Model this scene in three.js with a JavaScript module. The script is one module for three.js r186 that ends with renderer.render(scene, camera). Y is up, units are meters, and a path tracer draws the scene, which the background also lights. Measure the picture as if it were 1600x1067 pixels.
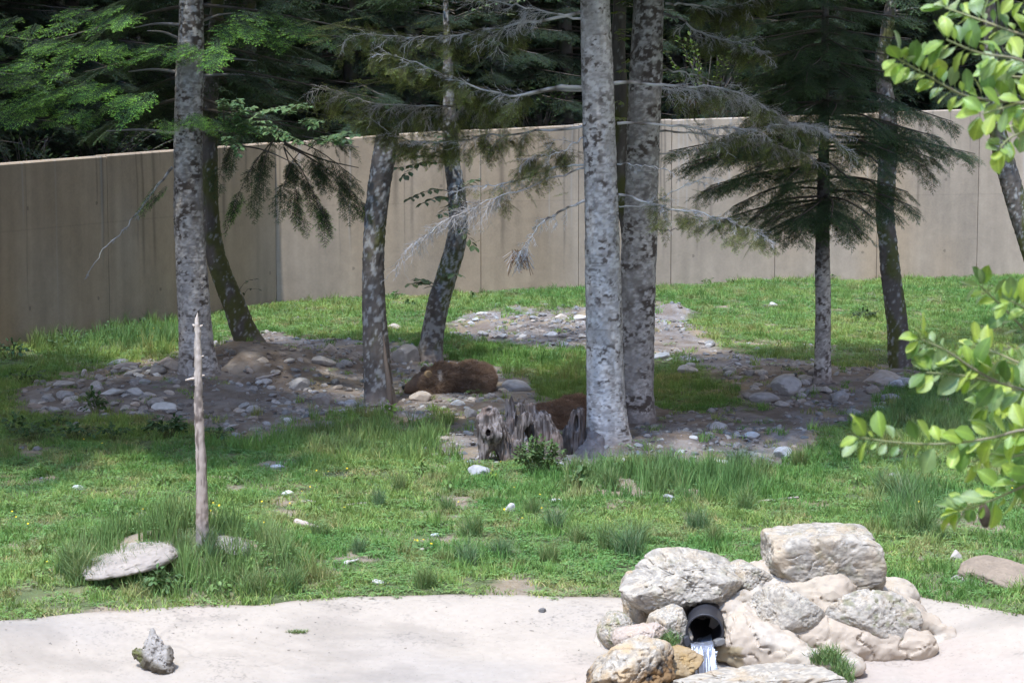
import * as THREE from 'three';
import { MarchingCubes } from 'three/addons/objects/MarchingCubes.js';
import { mergeVertices, toCreasedNormals } from 'three/addons/utils/BufferGeometryUtils.js';
import { Sky } from 'three/addons/objects/Sky.js';

// ---------------------------------------------------------------- camera, sky, sun, exposure
const F = 3600, HOR = 140, CH = 4.8;                                    // focal length in photo pixels, horizon row, eye height
const PITCH = Math.atan((533.5 - HOR) / F), CP = Math.cos(PITCH), SP = Math.sin(PITCH);
const scene = new THREE.Scene();
const camera = new THREE.PerspectiveCamera(2 * Math.atan(533.5 / F) * 180 / Math.PI, 1600 / 1067, 0.1, 1200);
camera.position.set(0, CH, 0);
camera.rotation.x = -PITCH;
camera.focus = 32;
camera.userData.fStop = 10;
const renderer = new THREE.WebGLRenderer();
renderer.toneMapping = THREE.LinearToneMapping;
renderer.toneMappingExposure = 1.72;
renderer.shadowMap.enabled = true;
const SUN_AZ = 26 * Math.PI / 180, SUN_EL = 63 * Math.PI / 180;         // the sun stands behind the viewer's left shoulder, high
const sunDir = new THREE.Vector3(-Math.sin(SUN_AZ) * Math.cos(SUN_EL), Math.sin(SUN_EL), Math.cos(SUN_AZ) * Math.cos(SUN_EL));
const sky = new Sky();
sky.scale.setScalar(1000); sky.name = 'sky';
const su = sky.material.uniforms;
su.sunPosition.value.copy(sunDir); su.turbidity.value = 9; su.rayleigh.value = 0.35; su.mieCoefficient.value = 0.006;
su.cloudCoverage.value = 0.72; su.cloudDensity.value = 0.6;
scene.add(sky);
scene.environmentIntensity = 0.3;
const sun = new THREE.DirectionalLight(new THREE.Color(1, 0.94, 0.84), 3.4);
sun.name = 'sun';
sun.position.copy(sunDir).multiplyScalar(80).add(new THREE.Vector3(0, 0, -35));
sun.target.position.set(0, 0, -35);
sun.castShadow = true; sun.shadow.radius = 2;
Object.assign(sun.shadow.camera, { left: -40, right: 40, top: 40, bottom: -40, near: 1, far: 200 });
sun.shadow.mapSize.set(4096, 4096);
scene.add(sun, sun.target);

// ---------------------------------------------------------------- helpers
const V = (x, y, z) => new THREE.Vector3(x, y, z);
const UP = V(0, 1, 0);
const clamp = (x, a = 0, b = 1) => Math.min(b, Math.max(a, x)), lerp = (a, b, t) => a + (b - a) * t;
const smooth = (a, b, x) => { const t = clamp((x - a) / (b - a)); return t * t * (3 - 2 * t); };
function rng(seed) { let s = seed * 7919 + 13 | 0; return () => { s = (s + 0x6d2b79f5) | 0; let t = Math.imul(s ^ (s >>> 15), 1 | s); t = (t + Math.imul(t ^ (t >>> 7), 61 | t)) ^ t; return ((t ^ (t >>> 14)) >>> 0) / 4294967296; }; }
const between = (r, a, b) => a + (b - a) * r();
function hash(x, y, z) { let h = Math.imul(x, 374761393) ^ Math.imul(y, 668265263) ^ Math.imul(z, 2147483647 - 58); h = Math.imul(h ^ (h >>> 13), 1274126177); h = Math.imul(h ^ (h >>> 16), 0x85ebca6b); return ((h ^ (h >>> 15)) >>> 0) / 4294967296; }
function noise(x, y = 0, z = 0) {                                       // value noise, 0..1
  const ix = Math.floor(x), iy = Math.floor(y), iz = Math.floor(z);
  let fx = x - ix, fy = y - iy, fz = z - iz;
  fx = fx * fx * (3 - 2 * fx); fy = fy * fy * (3 - 2 * fy); fz = fz * fz * (3 - 2 * fz);
  const a = lerp(lerp(hash(ix, iy, iz), hash(ix + 1, iy, iz), fx), lerp(hash(ix, iy + 1, iz), hash(ix + 1, iy + 1, iz), fx), fy);
  const b = lerp(lerp(hash(ix, iy, iz + 1), hash(ix + 1, iy, iz + 1), fx), lerp(hash(ix, iy + 1, iz + 1), hash(ix + 1, iy + 1, iz + 1), fx), fy);
  return lerp(a, b, fz);
}
function fbm(x, y, z, n = 4) { let s = 0, a = 0.5, t = 0; for (let i = 0; i < n; i++) { s += a * noise(x, y, z); t += a; a *= 0.5; x = x * 2.03 + 11.3; y = y * 2.03 + 5.7; z = z * 2.03 + 3.1; } return s / t; }
const mixc = (a, b, t) => [lerp(a[0], b[0], t), lerp(a[1], b[1], t), lerp(a[2], b[2], t)];

// the view ray through a photo pixel, and where it meets a depth or the ground
function ray(px, py) { const x = (px - 800) / F, y = (533.5 - py) / F; return V(x, y * CP - SP, -y * SP - CP); }
function at(px, py, depth) { const d = ray(px, py), t = depth / -d.z; return V(d.x * t, CH + d.y * t, -depth); }
function g0(px, py) { const d = ray(px, py), t = CH / -d.y; return V(d.x * t, 0, d.z * t); }
function toPx(x, z, y = 0) { const Y = y - CH, yy = Y * CP - z * SP, zz = Y * SP + z * CP; return [800 + F * x / -zz, 533.5 - F * yy / -zz]; }

const used = {};
function numbered(name) { const n = used[name] = (used[name] ?? -1) + 1; return n ? name + '_' + String(n).padStart(3, '0') : name; }
function tag(o, label, category, group, kind) {
  if (label) o.userData.label = label;
  if (category) o.userData.category = category;
  if (group) o.userData.group = group;
  if (kind) o.userData.kind = kind;
  return o;
}
function shade(o) { o.traverse((c) => { if (c.isMesh) c.castShadow = c.receiveShadow = true; }); return o; }
function thing(name, label, category, group) { const o = new THREE.Group(); o.name = numbered(name); scene.add(o); return tag(o, label, category, group); }
function part(name, geometry, material, parent) { const m = new THREE.Mesh(geometry, material); m.name = parent === scene ? numbered(name) : name; m.castShadow = m.receiveShadow = true; parent.add(m); return m; }
function copies(name, geometry, material, list, parent, kind = 'stuff') {  // list of {m: Matrix4, c?: [r,g,b]}
  if (!list.length) return null;
  const o = new THREE.InstancedMesh(geometry, material, list.length);
  o.name = parent === scene ? numbered(name) : name;
  const c = new THREE.Color();
  list.forEach((e, i) => { o.setMatrixAt(i, e.m); if (e.c) o.setColorAt(i, c.setRGB(...e.c)); });
  o.castShadow = o.receiveShadow = true;
  if (kind) o.userData.kind = kind;
  parent.add(o);
  return o;
}
const M4 = (p, q, s) => new THREE.Matrix4().compose(p, q, typeof s === 'number' ? V(s, s, s) : s);
const quat = (ax, a) => new THREE.Quaternion().setFromAxisAngle(ax, a);
function frame(dir, up = UP) {                                          // x along dir, y near up
  const x = dir.clone().normalize(), z = x.clone().cross(up);
  if (z.lengthSq() < 1e-6) z.set(0, 0, 1); z.normalize();
  return new THREE.Quaternion().setFromRotationMatrix(new THREE.Matrix4().makeBasis(x, z.clone().cross(x), z));
}
class MB {                                                              // collects triangles into one mesh
  constructor() { this.p = []; this.c = []; this.u = []; this.i = []; }
  v(x, y, z, c = [1, 1, 1], u = 0, w = 0) { this.p.push(x, y, z); this.c.push(c[0], c[1], c[2]); this.u.push(u, w); return this.p.length / 3 - 1; }
  t(a, b, c) { this.i.push(a, b, c); }
  tri(a, b, c, col) { this.t(this.v(a.x, a.y, a.z, col), this.v(b.x, b.y, b.z, col), this.v(c.x, c.y, c.z, col)); }
  tube(pts, rad, sides = 5, col = [1, 1, 1], cap = true) {
    const n = pts.length; let prev = null, N = V(0, 0, 0);
    const cf = typeof col === 'function' ? col : () => col;
    let len = 0, first = -1;
    for (let k = 0; k < n; k++) {
      const T = pts[Math.min(k + 1, n - 1)].clone().sub(pts[Math.max(k - 1, 0)]).normalize();
      if (k === 0) { N.copy(Math.abs(T.y) > 0.9 ? V(1, 0, 0) : UP).cross(T).normalize(); } else { N.addScaledVector(T, -N.dot(T)).normalize(); len += pts[k].distanceTo(pts[k - 1]); }
      const B = T.clone().cross(N), r = typeof rad === 'function' ? rad(k / (n - 1)) : Array.isArray(rad) ? rad[k] : rad;
      const start = this.p.length / 3;
      if (k === 0) first = start;
      const c = cf(k / (n - 1), pts[k]);
      for (let s = 0; s < sides; s++) { const a = s / sides * Math.PI * 2, ca = Math.cos(a) * r, sa = Math.sin(a) * r; this.v(pts[k].x + N.x * ca + B.x * sa, pts[k].y + N.y * ca + B.y * sa, pts[k].z + N.z * ca + B.z * sa, c, s / sides, len); }
      if (prev !== null) for (let s = 0; s < sides; s++) { const s1 = (s + 1) % sides; this.t(prev + s, prev + s1, start + s1); this.t(prev + s, start + s1, start + s); }
      prev = start;
    }
    if (cap && sides > 2) { for (let s = 1; s < sides - 1; s++) { this.t(prev, prev + s, prev + s + 1); this.t(first, first + s + 1, first + s); } }
    return this;
  }
  geo(flat = false) {
    const g = new THREE.BufferGeometry();
    g.setAttribute('position', new THREE.Float32BufferAttribute(this.p, 3)); g.setAttribute('color', new THREE.Float32BufferAttribute(this.c, 3)); g.setAttribute('uv', new THREE.Float32BufferAttribute(this.u, 2));
    g.setIndex(this.i); g.computeVertexNormals();
    return g;
  }
  build(name, material, parent) { return part(name, this.geo(), material, parent); }
}
function curve(pts, n) { return new THREE.CatmullRomCurve3(pts, false, 'centripetal').getPoints(n); }
function texture(w, h, f, srgb = false) {                               // f(u, v) gives linear 0..1 grey or [r, g, b]
  const d = new Uint8Array(w * h * 4);
  for (let y = 0, o = 0; y < h; y++) for (let x = 0; x < w; x++, o += 4) {
    const c = f((x + 0.5) / w, (y + 0.5) / h);
    for (let k = 0; k < 3; k++) { const q = typeof c === 'number' ? c : c[k]; d[o + k] = 255 * clamp(srgb ? Math.pow(clamp(q), 1 / 2.2) : q); }
    d[o + 3] = 255;
  }
  const t = new THREE.DataTexture(d, w, h);
  t.wrapS = t.wrapT = THREE.RepeatWrapping; t.magFilter = THREE.LinearFilter; t.minFilter = THREE.LinearMipmapLinearFilter; t.generateMipmaps = true;
  if (srgb) t.colorSpace = THREE.SRGBColorSpace;
  t.needsUpdate = true;
  return t;
}
const std = (o) => new THREE.MeshStandardMaterial({ roughness: 0.95, ...o });
const leafy = (o) => new THREE.MeshPhysicalMaterial({ roughness: 0.9, transmission: 0.35, thickness: 0, side: THREE.DoubleSide, vertexColors: true, specularIntensity: 0.5, ...o });
const mat = {
  bark: std({ vertexColors: true }), stone: std({ vertexColors: true, roughness: 0.92, color: new THREE.Color(0.85, 0.83, 0.80) }), twig: std({ vertexColors: true }),
  frond: leafy({ transmission: 0.3, specularIntensity: 0.3 }), leaf: leafy({ roughness: 0.6, transmission: 0.4 }), grass: leafy({ transmission: 0.35, roughness: 0.8, specularIntensity: 0.3 }),
  wood: std({ vertexColors: true, roughness: 0.9 }), fur: std({ vertexColors: true, roughness: 0.8 }), nose: std({ color: new THREE.Color(0.012, 0.011, 0.011), roughness: 0.45 }),
};

// ---------------------------------------------------------------- the lie of the land
const EDGE = [[-900, 1060], [-200, 985], [0, 967], [150, 954], [300, 945], [400, 943], [470, 936], [560, 930], [760, 927], [975, 929], [1180, 928], [1400, 922], [1480, 937], [1600, 956], [1800, 985], [2600, 1060]].map(([a, b]) => g0(a, b));
function edgeZ(x) {
  let k = 0; while (k < EDGE.length - 2 && EDGE[k + 1].x < x) k++;
  const a = EDGE[k], b = EDGE[k + 1];
  return lerp(a.z, b.z, smooth(-0.15, 1.15, clamp((x - a.x) / (b.x - a.x)))) + (fbm(x * 1.3, 2, 5, 3) - 0.5) * 0.12;
}
const MOUNDS = [
  [400, 585, 1.5, 1.5, 0.50], [300, 600, 1.0, 1.0, 0.20], [150, 622, 1.6, 1.0, 0.22], [325, 900, 0.9, 0.62, 0.40], [190, 905, 0.8, 0.55, 0.24], [262, 876, 0.42, 0.34, 0.16], [950, 705, 0.9, 0.7, 0.12], [1080, 690, 1.2, 0.6, 0.10], [1250, 590, 1.6, 1.1, 0.15],
  [885, 488, 0.75, 0.5, -0.65], [840, 505, 0.9, 0.9, 0.16], [735, 512, 0.45, 0.6, -0.25], [1050, 490, 0.5, 0.5, 0.22], [1075, 500, 0.5, 0.6, -0.12], [1170, 572, 0.9, 0.5, -0.12], [905, 712, 0.35, 0.3, -0.16], [1250, 690, 0.5, 0.5, 0.10], [640, 590, 0.8, 0.8, -0.05], [1090, 520, 1.8, 1.6, 0.10],
].map(([a, b, rx, rz, h]) => [g0(a, b), rx, rz, h]);
function poolDepth(x, z) { return z - edgeZ(x); }
function H(x, z) {
  let y = (fbm(x * 0.45, 7, z * 0.45, 3) - 0.5) * 0.16 + (fbm(x * 2.3, 1, z * 2.3, 3) - 0.5) * 0.06;
  const far = smooth(-22.6, -24.5, z); y *= 0.25 + 0.75 * far;
  for (const [c, rx, rz, h] of MOUNDS) { const dx = (x - c.x) / rx, dz = (z - c.z) / rz, q = dx * dx + dz * dz; if (q < 7) y += h * Math.exp(-q); }
  if (z > -26) {
    const d = poolDepth(x, z);
    if (d > 0) { y = y * Math.exp(-d * 2) - 0.02 - 1.5 * (1 - Math.exp(-d * 0.15)) * smooth(-0.25, 0.7, d); const near = smooth(-14, -8, z); y = lerp(y, 0.05, near); }
    else y -= 0.02 * smooth(-0.4, 0, d);
  }
  const behind = -z - 67 + Math.max(0, -x - 4) * 1.2;
  if (behind > 0) y += behind * behind / (behind + 10) * 0.55;
  return y;
}
function G(px, py) {                                                    // ground point seen at a photo pixel
  const d = ray(px, py); let t0 = 15, t = 15;
  for (; t < 140; t += 0.1) { if (CH + d.y * t < H(d.x * t, d.z * t)) break; t0 = t; }
  for (let k = 0; k < 14; k++) { const m = (t0 + t) / 2; if (CH + d.y * m < H(d.x * m, d.z * m)) t = m; else t0 = m; }
  return V(d.x * t, CH + d.y * t, d.z * t);
}
const footDepth = (px, py) => -G(px, py).z;
const onGround = (x, z, dy = 0) => V(x, H(x, z) + dy, z);
// bare earth, outlined where it lies
const EARTH = [
  [[15, 645], [60, 605], [170, 575], [260, 560], [290, 540], [420, 522], [470, 530], [560, 535], [650, 535], [650, 610], [610, 635], [690, 645], [640, 672], [560, 655], [480, 668], [390, 690], [330, 672], [250, 655], [180, 655], [60, 652]],
  [[690, 500], [800, 482], [930, 476], [1060, 476], [1095, 520], [1090, 560], [1020, 562], [920, 552], [850, 545], [780, 532], [720, 528]],
  [[1085, 520], [1150, 550], [1260, 568], [1440, 572], [1440, 600], [1380, 612], [1330, 648], [1260, 640], [1170, 632], [1150, 602], [1100, 575], [1030, 562]],
  [[870, 735], [880, 690], [930, 660], [1010, 640], [1150, 640], [1230, 655], [1290, 684], [1255, 715], [1150, 738], [1060, 722], [980, 718], [930, 735]],
  [[600, 560], [640, 545], [780, 580], [830, 595], [850, 630], [900, 660], [880, 720], [740, 725], [660, 712], [705, 690], [690, 640], [600, 640]],
  [[1170, 630], [1320, 640], [1400, 625], [1330, 660], [1260, 668]],
];
function inside(poly, x, y) { let r = false; for (let i = 0, j = poly.length - 1; i < poly.length; j = i++) { const [xi, yi] = poly[i], [xj, yj] = poly[j]; if ((yi > y) !== (yj > y) && x < (xj - xi) * (y - yi) / (yj - yi) + xi) r = !r; } return r; }
function bare(x, z) {                                                   // 0 grass .. 1 earth
  const [px, py] = toPx(x, z);
  let n = 0;
  for (let k = 0; k < 5; k++) {
    const wx = px + (fbm(x * 1.5 + k * 9.1, 3, z * 1.5, 4) - 0.5) * 120, wy = py + (fbm(x * 1.5, 8 + k * 5, z * 1.5 + 4, 4) - 0.5) * 46;
    if (EARTH.some((e) => inside(e, wx, wy))) n++;
  }
  let b = n / 5;
  return Math.max(b, worn(x, z) * (z > -31 ? 0.85 : 0.6));
}
function worn(x, z) { return smooth(0.60, 0.80, fbm(x * 1.9 + 40, 2, z * 1.2, 5)); }   // worn spots in the lawn
// wall line in plan, with the height of its top
const WALL = [[-13.2, -33.4, 3.3], [-9.35, -42.1, 3.46], [-5.3, -51.6, 3.62], [-2.96, -53.2, 3.77], [3.6, -56.7, 4.06], [13.2, -59.6, 4.34], [24, -61.3, 4.55]];
function behindWall(x, z) { for (let k = 0; k < WALL.length - 1; k++) { const [ax, az] = WALL[k], [bx, bz] = WALL[k + 1]; if (x >= ax && x <= bx) return z < lerp(az, bz, (x - ax) / (bx - ax)); } return x < WALL[0][0]; }

// ---------------------------------------------------------------- ground and pool
{
  const xs = [], zs = [];
  for (let x = -160; x < -14; x += 8) xs.push(x); for (let x = -14; x < 17; x += 0.075) xs.push(x); for (let x = 17; x <= 170; x += 8) xs.push(x);
  for (let z = -220; z < -64; z += 6) zs.push(z); for (let z = -64; z < -20; z += 0.09) zs.push(z); for (let z = -20; z <= 60; z += 1) zs.push(z);
  const n = xs.length, m = zs.length, p = new Float32Array(n * m * 3), c = new Float32Array(n * m * 3), u = new Float32Array(n * m * 2), idx = new Uint32Array((n - 1) * (m - 1) * 6);
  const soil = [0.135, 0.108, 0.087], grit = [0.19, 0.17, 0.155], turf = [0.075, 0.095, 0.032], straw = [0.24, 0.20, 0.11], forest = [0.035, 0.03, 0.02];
  let o = 0;
  for (let j = 0; j < m; j++) for (let i = 0; i < n; i++) {
    const x = xs[i], z = zs[j], k = j * n + i;
    let y = H(x, z);
    const fine = z <= -20 && z > -64 && x > -14 && x < 17;
    const b = fine ? bare(x, z) : 0;
    if (fine) y += b * (fbm(x * 7, 4, z * 7, 3) - 0.5) * 0.06;
    if (z > -25 && poolDepth(x, z) > -0.05) y -= 0.10;
    p[k * 3] = x; p[k * 3 + 1] = y; p[k * 3 + 2] = z; u[k * 2] = x; u[k * 2 + 1] = z;
    let col;
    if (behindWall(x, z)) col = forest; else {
      col = mixc(turf, straw, smooth(0.45, 0.75, fbm(x * 2.1, 9, z * 2.1, 4)) * 0.55);
      col = mixc(col, mixc(soil, grit, smooth(0.35, 0.65, fbm(x * 3, 6, z * 3, 4))), smooth(0.1, 0.7, b));
      if (fine) col = mixc(col, [0.23, 0.18, 0.115], smooth(0.05, 0.5, worn(x, z)) * 0.85 * (0.6 + 0.6 * noise(x * 5, 3, z * 5)));
    }
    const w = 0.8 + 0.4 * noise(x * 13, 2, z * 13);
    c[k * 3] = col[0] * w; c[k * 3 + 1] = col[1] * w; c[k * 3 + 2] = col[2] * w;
    if (i < n - 1 && j < m - 1) { const a = k, d = k + n; idx.set([a, d, a + 1, a + 1, d, d + 1], o); o += 6; }
  }
  const g = new THREE.BufferGeometry();
  g.setAttribute('position', new THREE.BufferAttribute(p, 3)); g.setAttribute('color', new THREE.BufferAttribute(c, 3)); g.setAttribute('uv', new THREE.BufferAttribute(u, 2));
  g.setIndex(new THREE.BufferAttribute(idx, 1)); g.computeVertexNormals();
  const bump = texture(512, 512, (a, b) => { const s = (f) => { const X = a * f, Y = b * f; const n00 = noise(X, Y, f), n10 = noise(X - f, Y, f), n01 = noise(X, Y - f, f), n11 = noise(X - f, Y - f, f); return lerp(lerp(n00, n10, a), lerp(n01, n11, a), b); }; return 0.5 * s(24) + 0.3 * s(60) + 0.2 * s(140); });
  const ground = part('ground', g, std({ vertexColors: true, bumpMap: bump, bumpScale: 0.03 }), scene);
  ground.userData.kind = 'structure';

  // pool: one sheet of pale sprayed concrete
  const px = [], nx = 330, nz = 190, PB = new MB();
  for (let j = 0; j <= nz; j++) for (let i = 0; i <= nx; i++) {
    const x = -8 + 16.5 * i / nx, d = j === 0 ? 0 : 0.02 + Math.pow((j - 1) / (nz - 1), 1.5) * 14, z = edgeZ(x) - 0.06 + d;
    let y = H(x, z) + 0.035 * smooth(0, 0.06, d) - 0.03 + (fbm(x * 1.6, 3, z * 1.6, 3) - 0.5) * 0.05 * smooth(0.1, 0.6, d);
    const es = smooth(0.16, 0.0, d + 0.14 * (fbm(x * 4, 3, z * 4, 3) - 0.5)) * (0.5 + 0.5 * noise(x * 14, 2, z * 14)), ec = mixc([1, 1, 1], [0.42, 0.36, 0.27], es); PB.v(x, y, z, ec, (x + 8) / 16.5, (z + 24) / 8.25);
  }
  for (let j = 0; j < nz; j++) for (let i = 0; i < nx; i++) { const a = j * (nx + 1) + i, b = a + nx + 1; PB.t(a, b, a + 1); PB.t(a + 1, b, b + 1); }
  const spots = []; { const r = rng(77); for (let k = 0; k < 900; k++) spots.push([r(), r(), r()]); }
  const plaster = texture(2048, 1024, (a, b) => {
    const x = a * 16.5, y = b * 8.25;
    const big = fbm(x * 0.55, y * 0.9, 1, 4), mid = fbm(x * 3, y * 3, 4, 4), fine = fbm(x * 26, y * 26, 8, 3), warm = fbm(x * 0.8 + 9, y * 0.8, 12, 3);
    let c = mixc([0.365, 0.312, 0.248], [0.325, 0.285, 0.238], smooth(0.35, 0.65, big));
    c = mixc(c, [0.37, 0.295, 0.24], smooth(0.5, 0.75, warm) * 0.5);
    let k = 0.95 + 0.12 * (mid - 0.5) + 0.12 * (fine - 0.5);
    const dirt = smooth(0.50, 0.75, fbm(x * 1.6, y * 3, 30, 5)) * smooth(0.55, 0.8, fbm(x * 40, y * 40, 2, 2));
    k *= 1 - 0.28 * dirt; k *= 1 - 0.18 * smooth(0.52, 0.75, fbm(x * 1.1, y * 2.2, 61, 5));
    if (noise(x * 95, y * 95, 6) > 0.93) k *= 0.72;
    k *= 1 - 0.14 * smooth(0.008, 0.0, Math.abs(fbm(x * 0.5 + 3, y * 0.7, 50, 4) - 0.5)) * smooth(0.45, 0.6, noise(x * 0.6, y * 0.6, 3));
    return [c[0] * k, c[1] * k, c[2] * k];
  }, true);
  const pbump = texture(1024, 1024, (a, b) => 0.6 * noise(a * 120, b * 60, 1) + 0.4 * noise(a * 330, b * 170, 5));
  const pool = PB.build('pool_floor', std({ map: plaster, vertexColors: true, bumpMap: pbump, bumpScale: 0.012, roughness: 0.9 }), scene);
  pool.userData.kind = 'structure';
}

{
  const t = new THREE.Group(); t.name = 'debris'; tag(t, 'tiny twigs and needles washed onto the pool floor', 'debris', null, 'stuff'); scene.add(t);
  const r = rng(71), l = [], g = new THREE.CylinderGeometry(0.5, 0.35, 1, 5); g.rotateZ(Math.PI / 2);
  for (let k = 0; k < 420; k++) { const x = (r() - 0.5) * 11, d = 0.08 + 2.4 * Math.pow(r(), 1.4), z = edgeZ(x) + d, s = 0.010 + 0.035 * r() * r(), f = 0.06 + 0.12 * r(); if (fbm(x * 0.9, 2, z * 2, 3) < 0.42) continue; l.push({ m: M4(V(x, H(x, z) + 0.012 + (fbm(x * 1.6, 3, z * 1.6, 3) - 0.5) * 0.05, z), quat(UP, r() * 6.28), V(s, 0.005, 0.006)), c: [f, f * 0.85, f * 0.65] }); }
  copies('twigs', g, std({ color: new THREE.Color(1, 1, 1) }), l, t);
}

// ---------------------------------------------------------------- concrete wall, panel by panel
{
  const wall = thing('concrete_wall', 'long tan concrete wall closing off the back of the enclosure', 'wall');
  const seg = [], acc = [0];
  for (let k = 0; k < WALL.length - 1; k++) acc.push(acc[k] + Math.hypot(WALL[k + 1][0] - WALL[k][0], WALL[k + 1][1] - WALL[k][1]));
  const pt = (s) => { let k = 0; while (k < WALL.length - 2 && acc[k + 1] < s) k++; const t = (s - acc[k]) / (acc[k + 1] - acc[k]), a = WALL[k], b = WALL[k + 1]; return [lerp(a[0], b[0], t), lerp(a[1], b[1], t), lerp(a[2], b[2], t)]; };
  const atPx = (px) => { let best = 0, e = 1e9; for (let s = 0; s < acc[acc.length - 1]; s += 0.02) { const [x, z] = pt(s), q = Math.abs(toPx(x, z, 2)[0] - px); if (q < e) { e = q; best = s; } } return best; };
  const joints = [0.01, atPx(-40), atPx(168), acc[2], atPx(598), atPx(752), atPx(905), atPx(1050), atPx(1213), atPx(1372), atPx(1530), atPx(1690), acc[6] - 0.01];
  const L = acc[acc.length - 1];
  const rS = rng(5), streak = Array.from({ length: 130 }, () => [rS() * L, 0.02 + 0.10 * rS() * rS(), 0.3 + rS() * 0.7, rS()]);
  const concrete = texture(2048, 512, (a, b) => {
    const x = a * L, y = b * 4.8;
    let k = 0.86 + 0.42 * (fbm(x * 0.5, y * 0.5, 2, 4) - 0.5) + 0.16 * (fbm(x * 6, y * 6, 7, 3) - 0.5) + 0.12 * (noise(x * 40, y * 40, 1) - 0.5);
    k *= 1 - 0.42 * (fbm(x * 5, y * 0.35, 20, 4) - 0.42);                                            // rain runs
    let pale = 0;
    for (const [sx, w, len, q] of streak) { const d = Math.abs(x + 0.05 * noise(y * 2, sx) - sx); if (d < w) { const f = (1 - d / w) * smooth(4.6 - 4 * len, 4.4 - 3 * len + 0.3, y); if (q > 0.72) pale += f * 0.5; else k *= 1 - 0.36 * f; } }
    k *= 1 - 0.25 * smooth(0.55, 0.0, y + 0.5 * fbm(x * 2, 1, 1, 3) - 0.2);                            // splashed foot
    k *= 1 - 0.12 * smooth(0.02, 0.0, Math.abs((y - 2.4) - 0.01)) ;                                    // day joint of the pour
    const hx = (x % 2.3) - 1.15, hy1 = y - 1.15, hy2 = y - 2.75; if (Math.hypot(hx, hy1) < 0.035 || Math.hypot(hx, hy2) < 0.035) k *= 0.62;
    const c = mixc([0.385, 0.295, 0.198], [0.385, 0.315, 0.238], smooth(0.4, 0.62, fbm(x * 0.35, y * 0.2, 9, 3)));
    return mixc([c[0] * k, c[1] * k, c[2] * k], [0.42, 0.43, 0.43], clamp(pale) * 0.6);
  }, true);
  const cbump = texture(1024, 256, (a, b) => 0.5 * noise(a * 500, b * 60, 1) + 0.5 * noise(a * 160, b * 20, 3));
  const cm = std({ map: concrete, bumpMap: cbump, bumpScale: 0.004 }), jm = std({ color: new THREE.Color(0.07, 0.06, 0.05) });
  for (let k = 0; k < joints.length - 1; k++) {
    const gap = 0.011, s0 = joints[k] + gap, s1 = joints[k + 1] - gap, n = 10, mb = new MB(), T = 0.26;
    for (let i = 0; i <= n; i++) {
      const s = lerp(s0, s1, i / n), [x, z, h] = pt(s), [x0, z0] = pt(Math.max(0, s - 0.3)), [x1, z1] = pt(Math.min(L, s + 0.3));
      const d = Math.hypot(x1 - x0, z1 - z0), nx = -(z1 - z0) / d, nz = (x1 - x0) / d, off = (hash(k, 3, 1) - 0.5) * 0.012, top = h + (hash(k, 9, 2) - 0.5) * 0.03;
      const fx = x + nx * off, fz = z + nz * off, u = s / L, vt = top / 4.8;
      const ch = 0.025;
      mb.v(fx, -0.6, fz, undefined, u, 0.001); mb.v(fx, top - ch, fz, undefined, u, vt); mb.v(fx - nx * ch, top, fz - nz * ch, undefined, u, vt + 0.005); mb.v(fx - nx * T, top, fz - nz * T, undefined, u, vt + 0.05); mb.v(fx - nx * T, -0.6, fz - nz * T, undefined, u, 0.9);
      if (i) { const a = (i - 1) * 5, b = i * 5; for (let q = 0; q < 4; q++) { mb.t(a + q, b + q, b + q + 1); mb.t(a + q, b + q + 1, a + q + 1); } }
    }
    for (const [b, f] of [[0, 1], [n * 5, -1]]) for (const [p, q, r] of [[0, 1, 2], [0, 2, 3], [0, 3, 4]]) f > 0 ? mb.t(b + p, b + q, b + r) : mb.t(b + p, b + r, b + q);
    const g = toCreasedNormals(mb.geo(), 0.5);
    part('panel', g, cm, wall);
    if (k) {                                                            // filler set back in the joint
      const [x, z, h] = pt(joints[k]), [x0, z0] = pt(joints[k] - 0.05), [x1, z1] = pt(joints[k] + 0.05), a = Math.atan2(-(z1 - z0), x1 - x0);
      const box = new THREE.BoxGeometry(0.06, h + 0.5, 0.14); const m = part('joint_filler', box, jm, wall);
      m.position.set(x - Math.sin(a) * 0.13, (h - 0.55) / 2, z - Math.cos(a) * 0.13); m.rotation.y = a;
    }
  }
}

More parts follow.
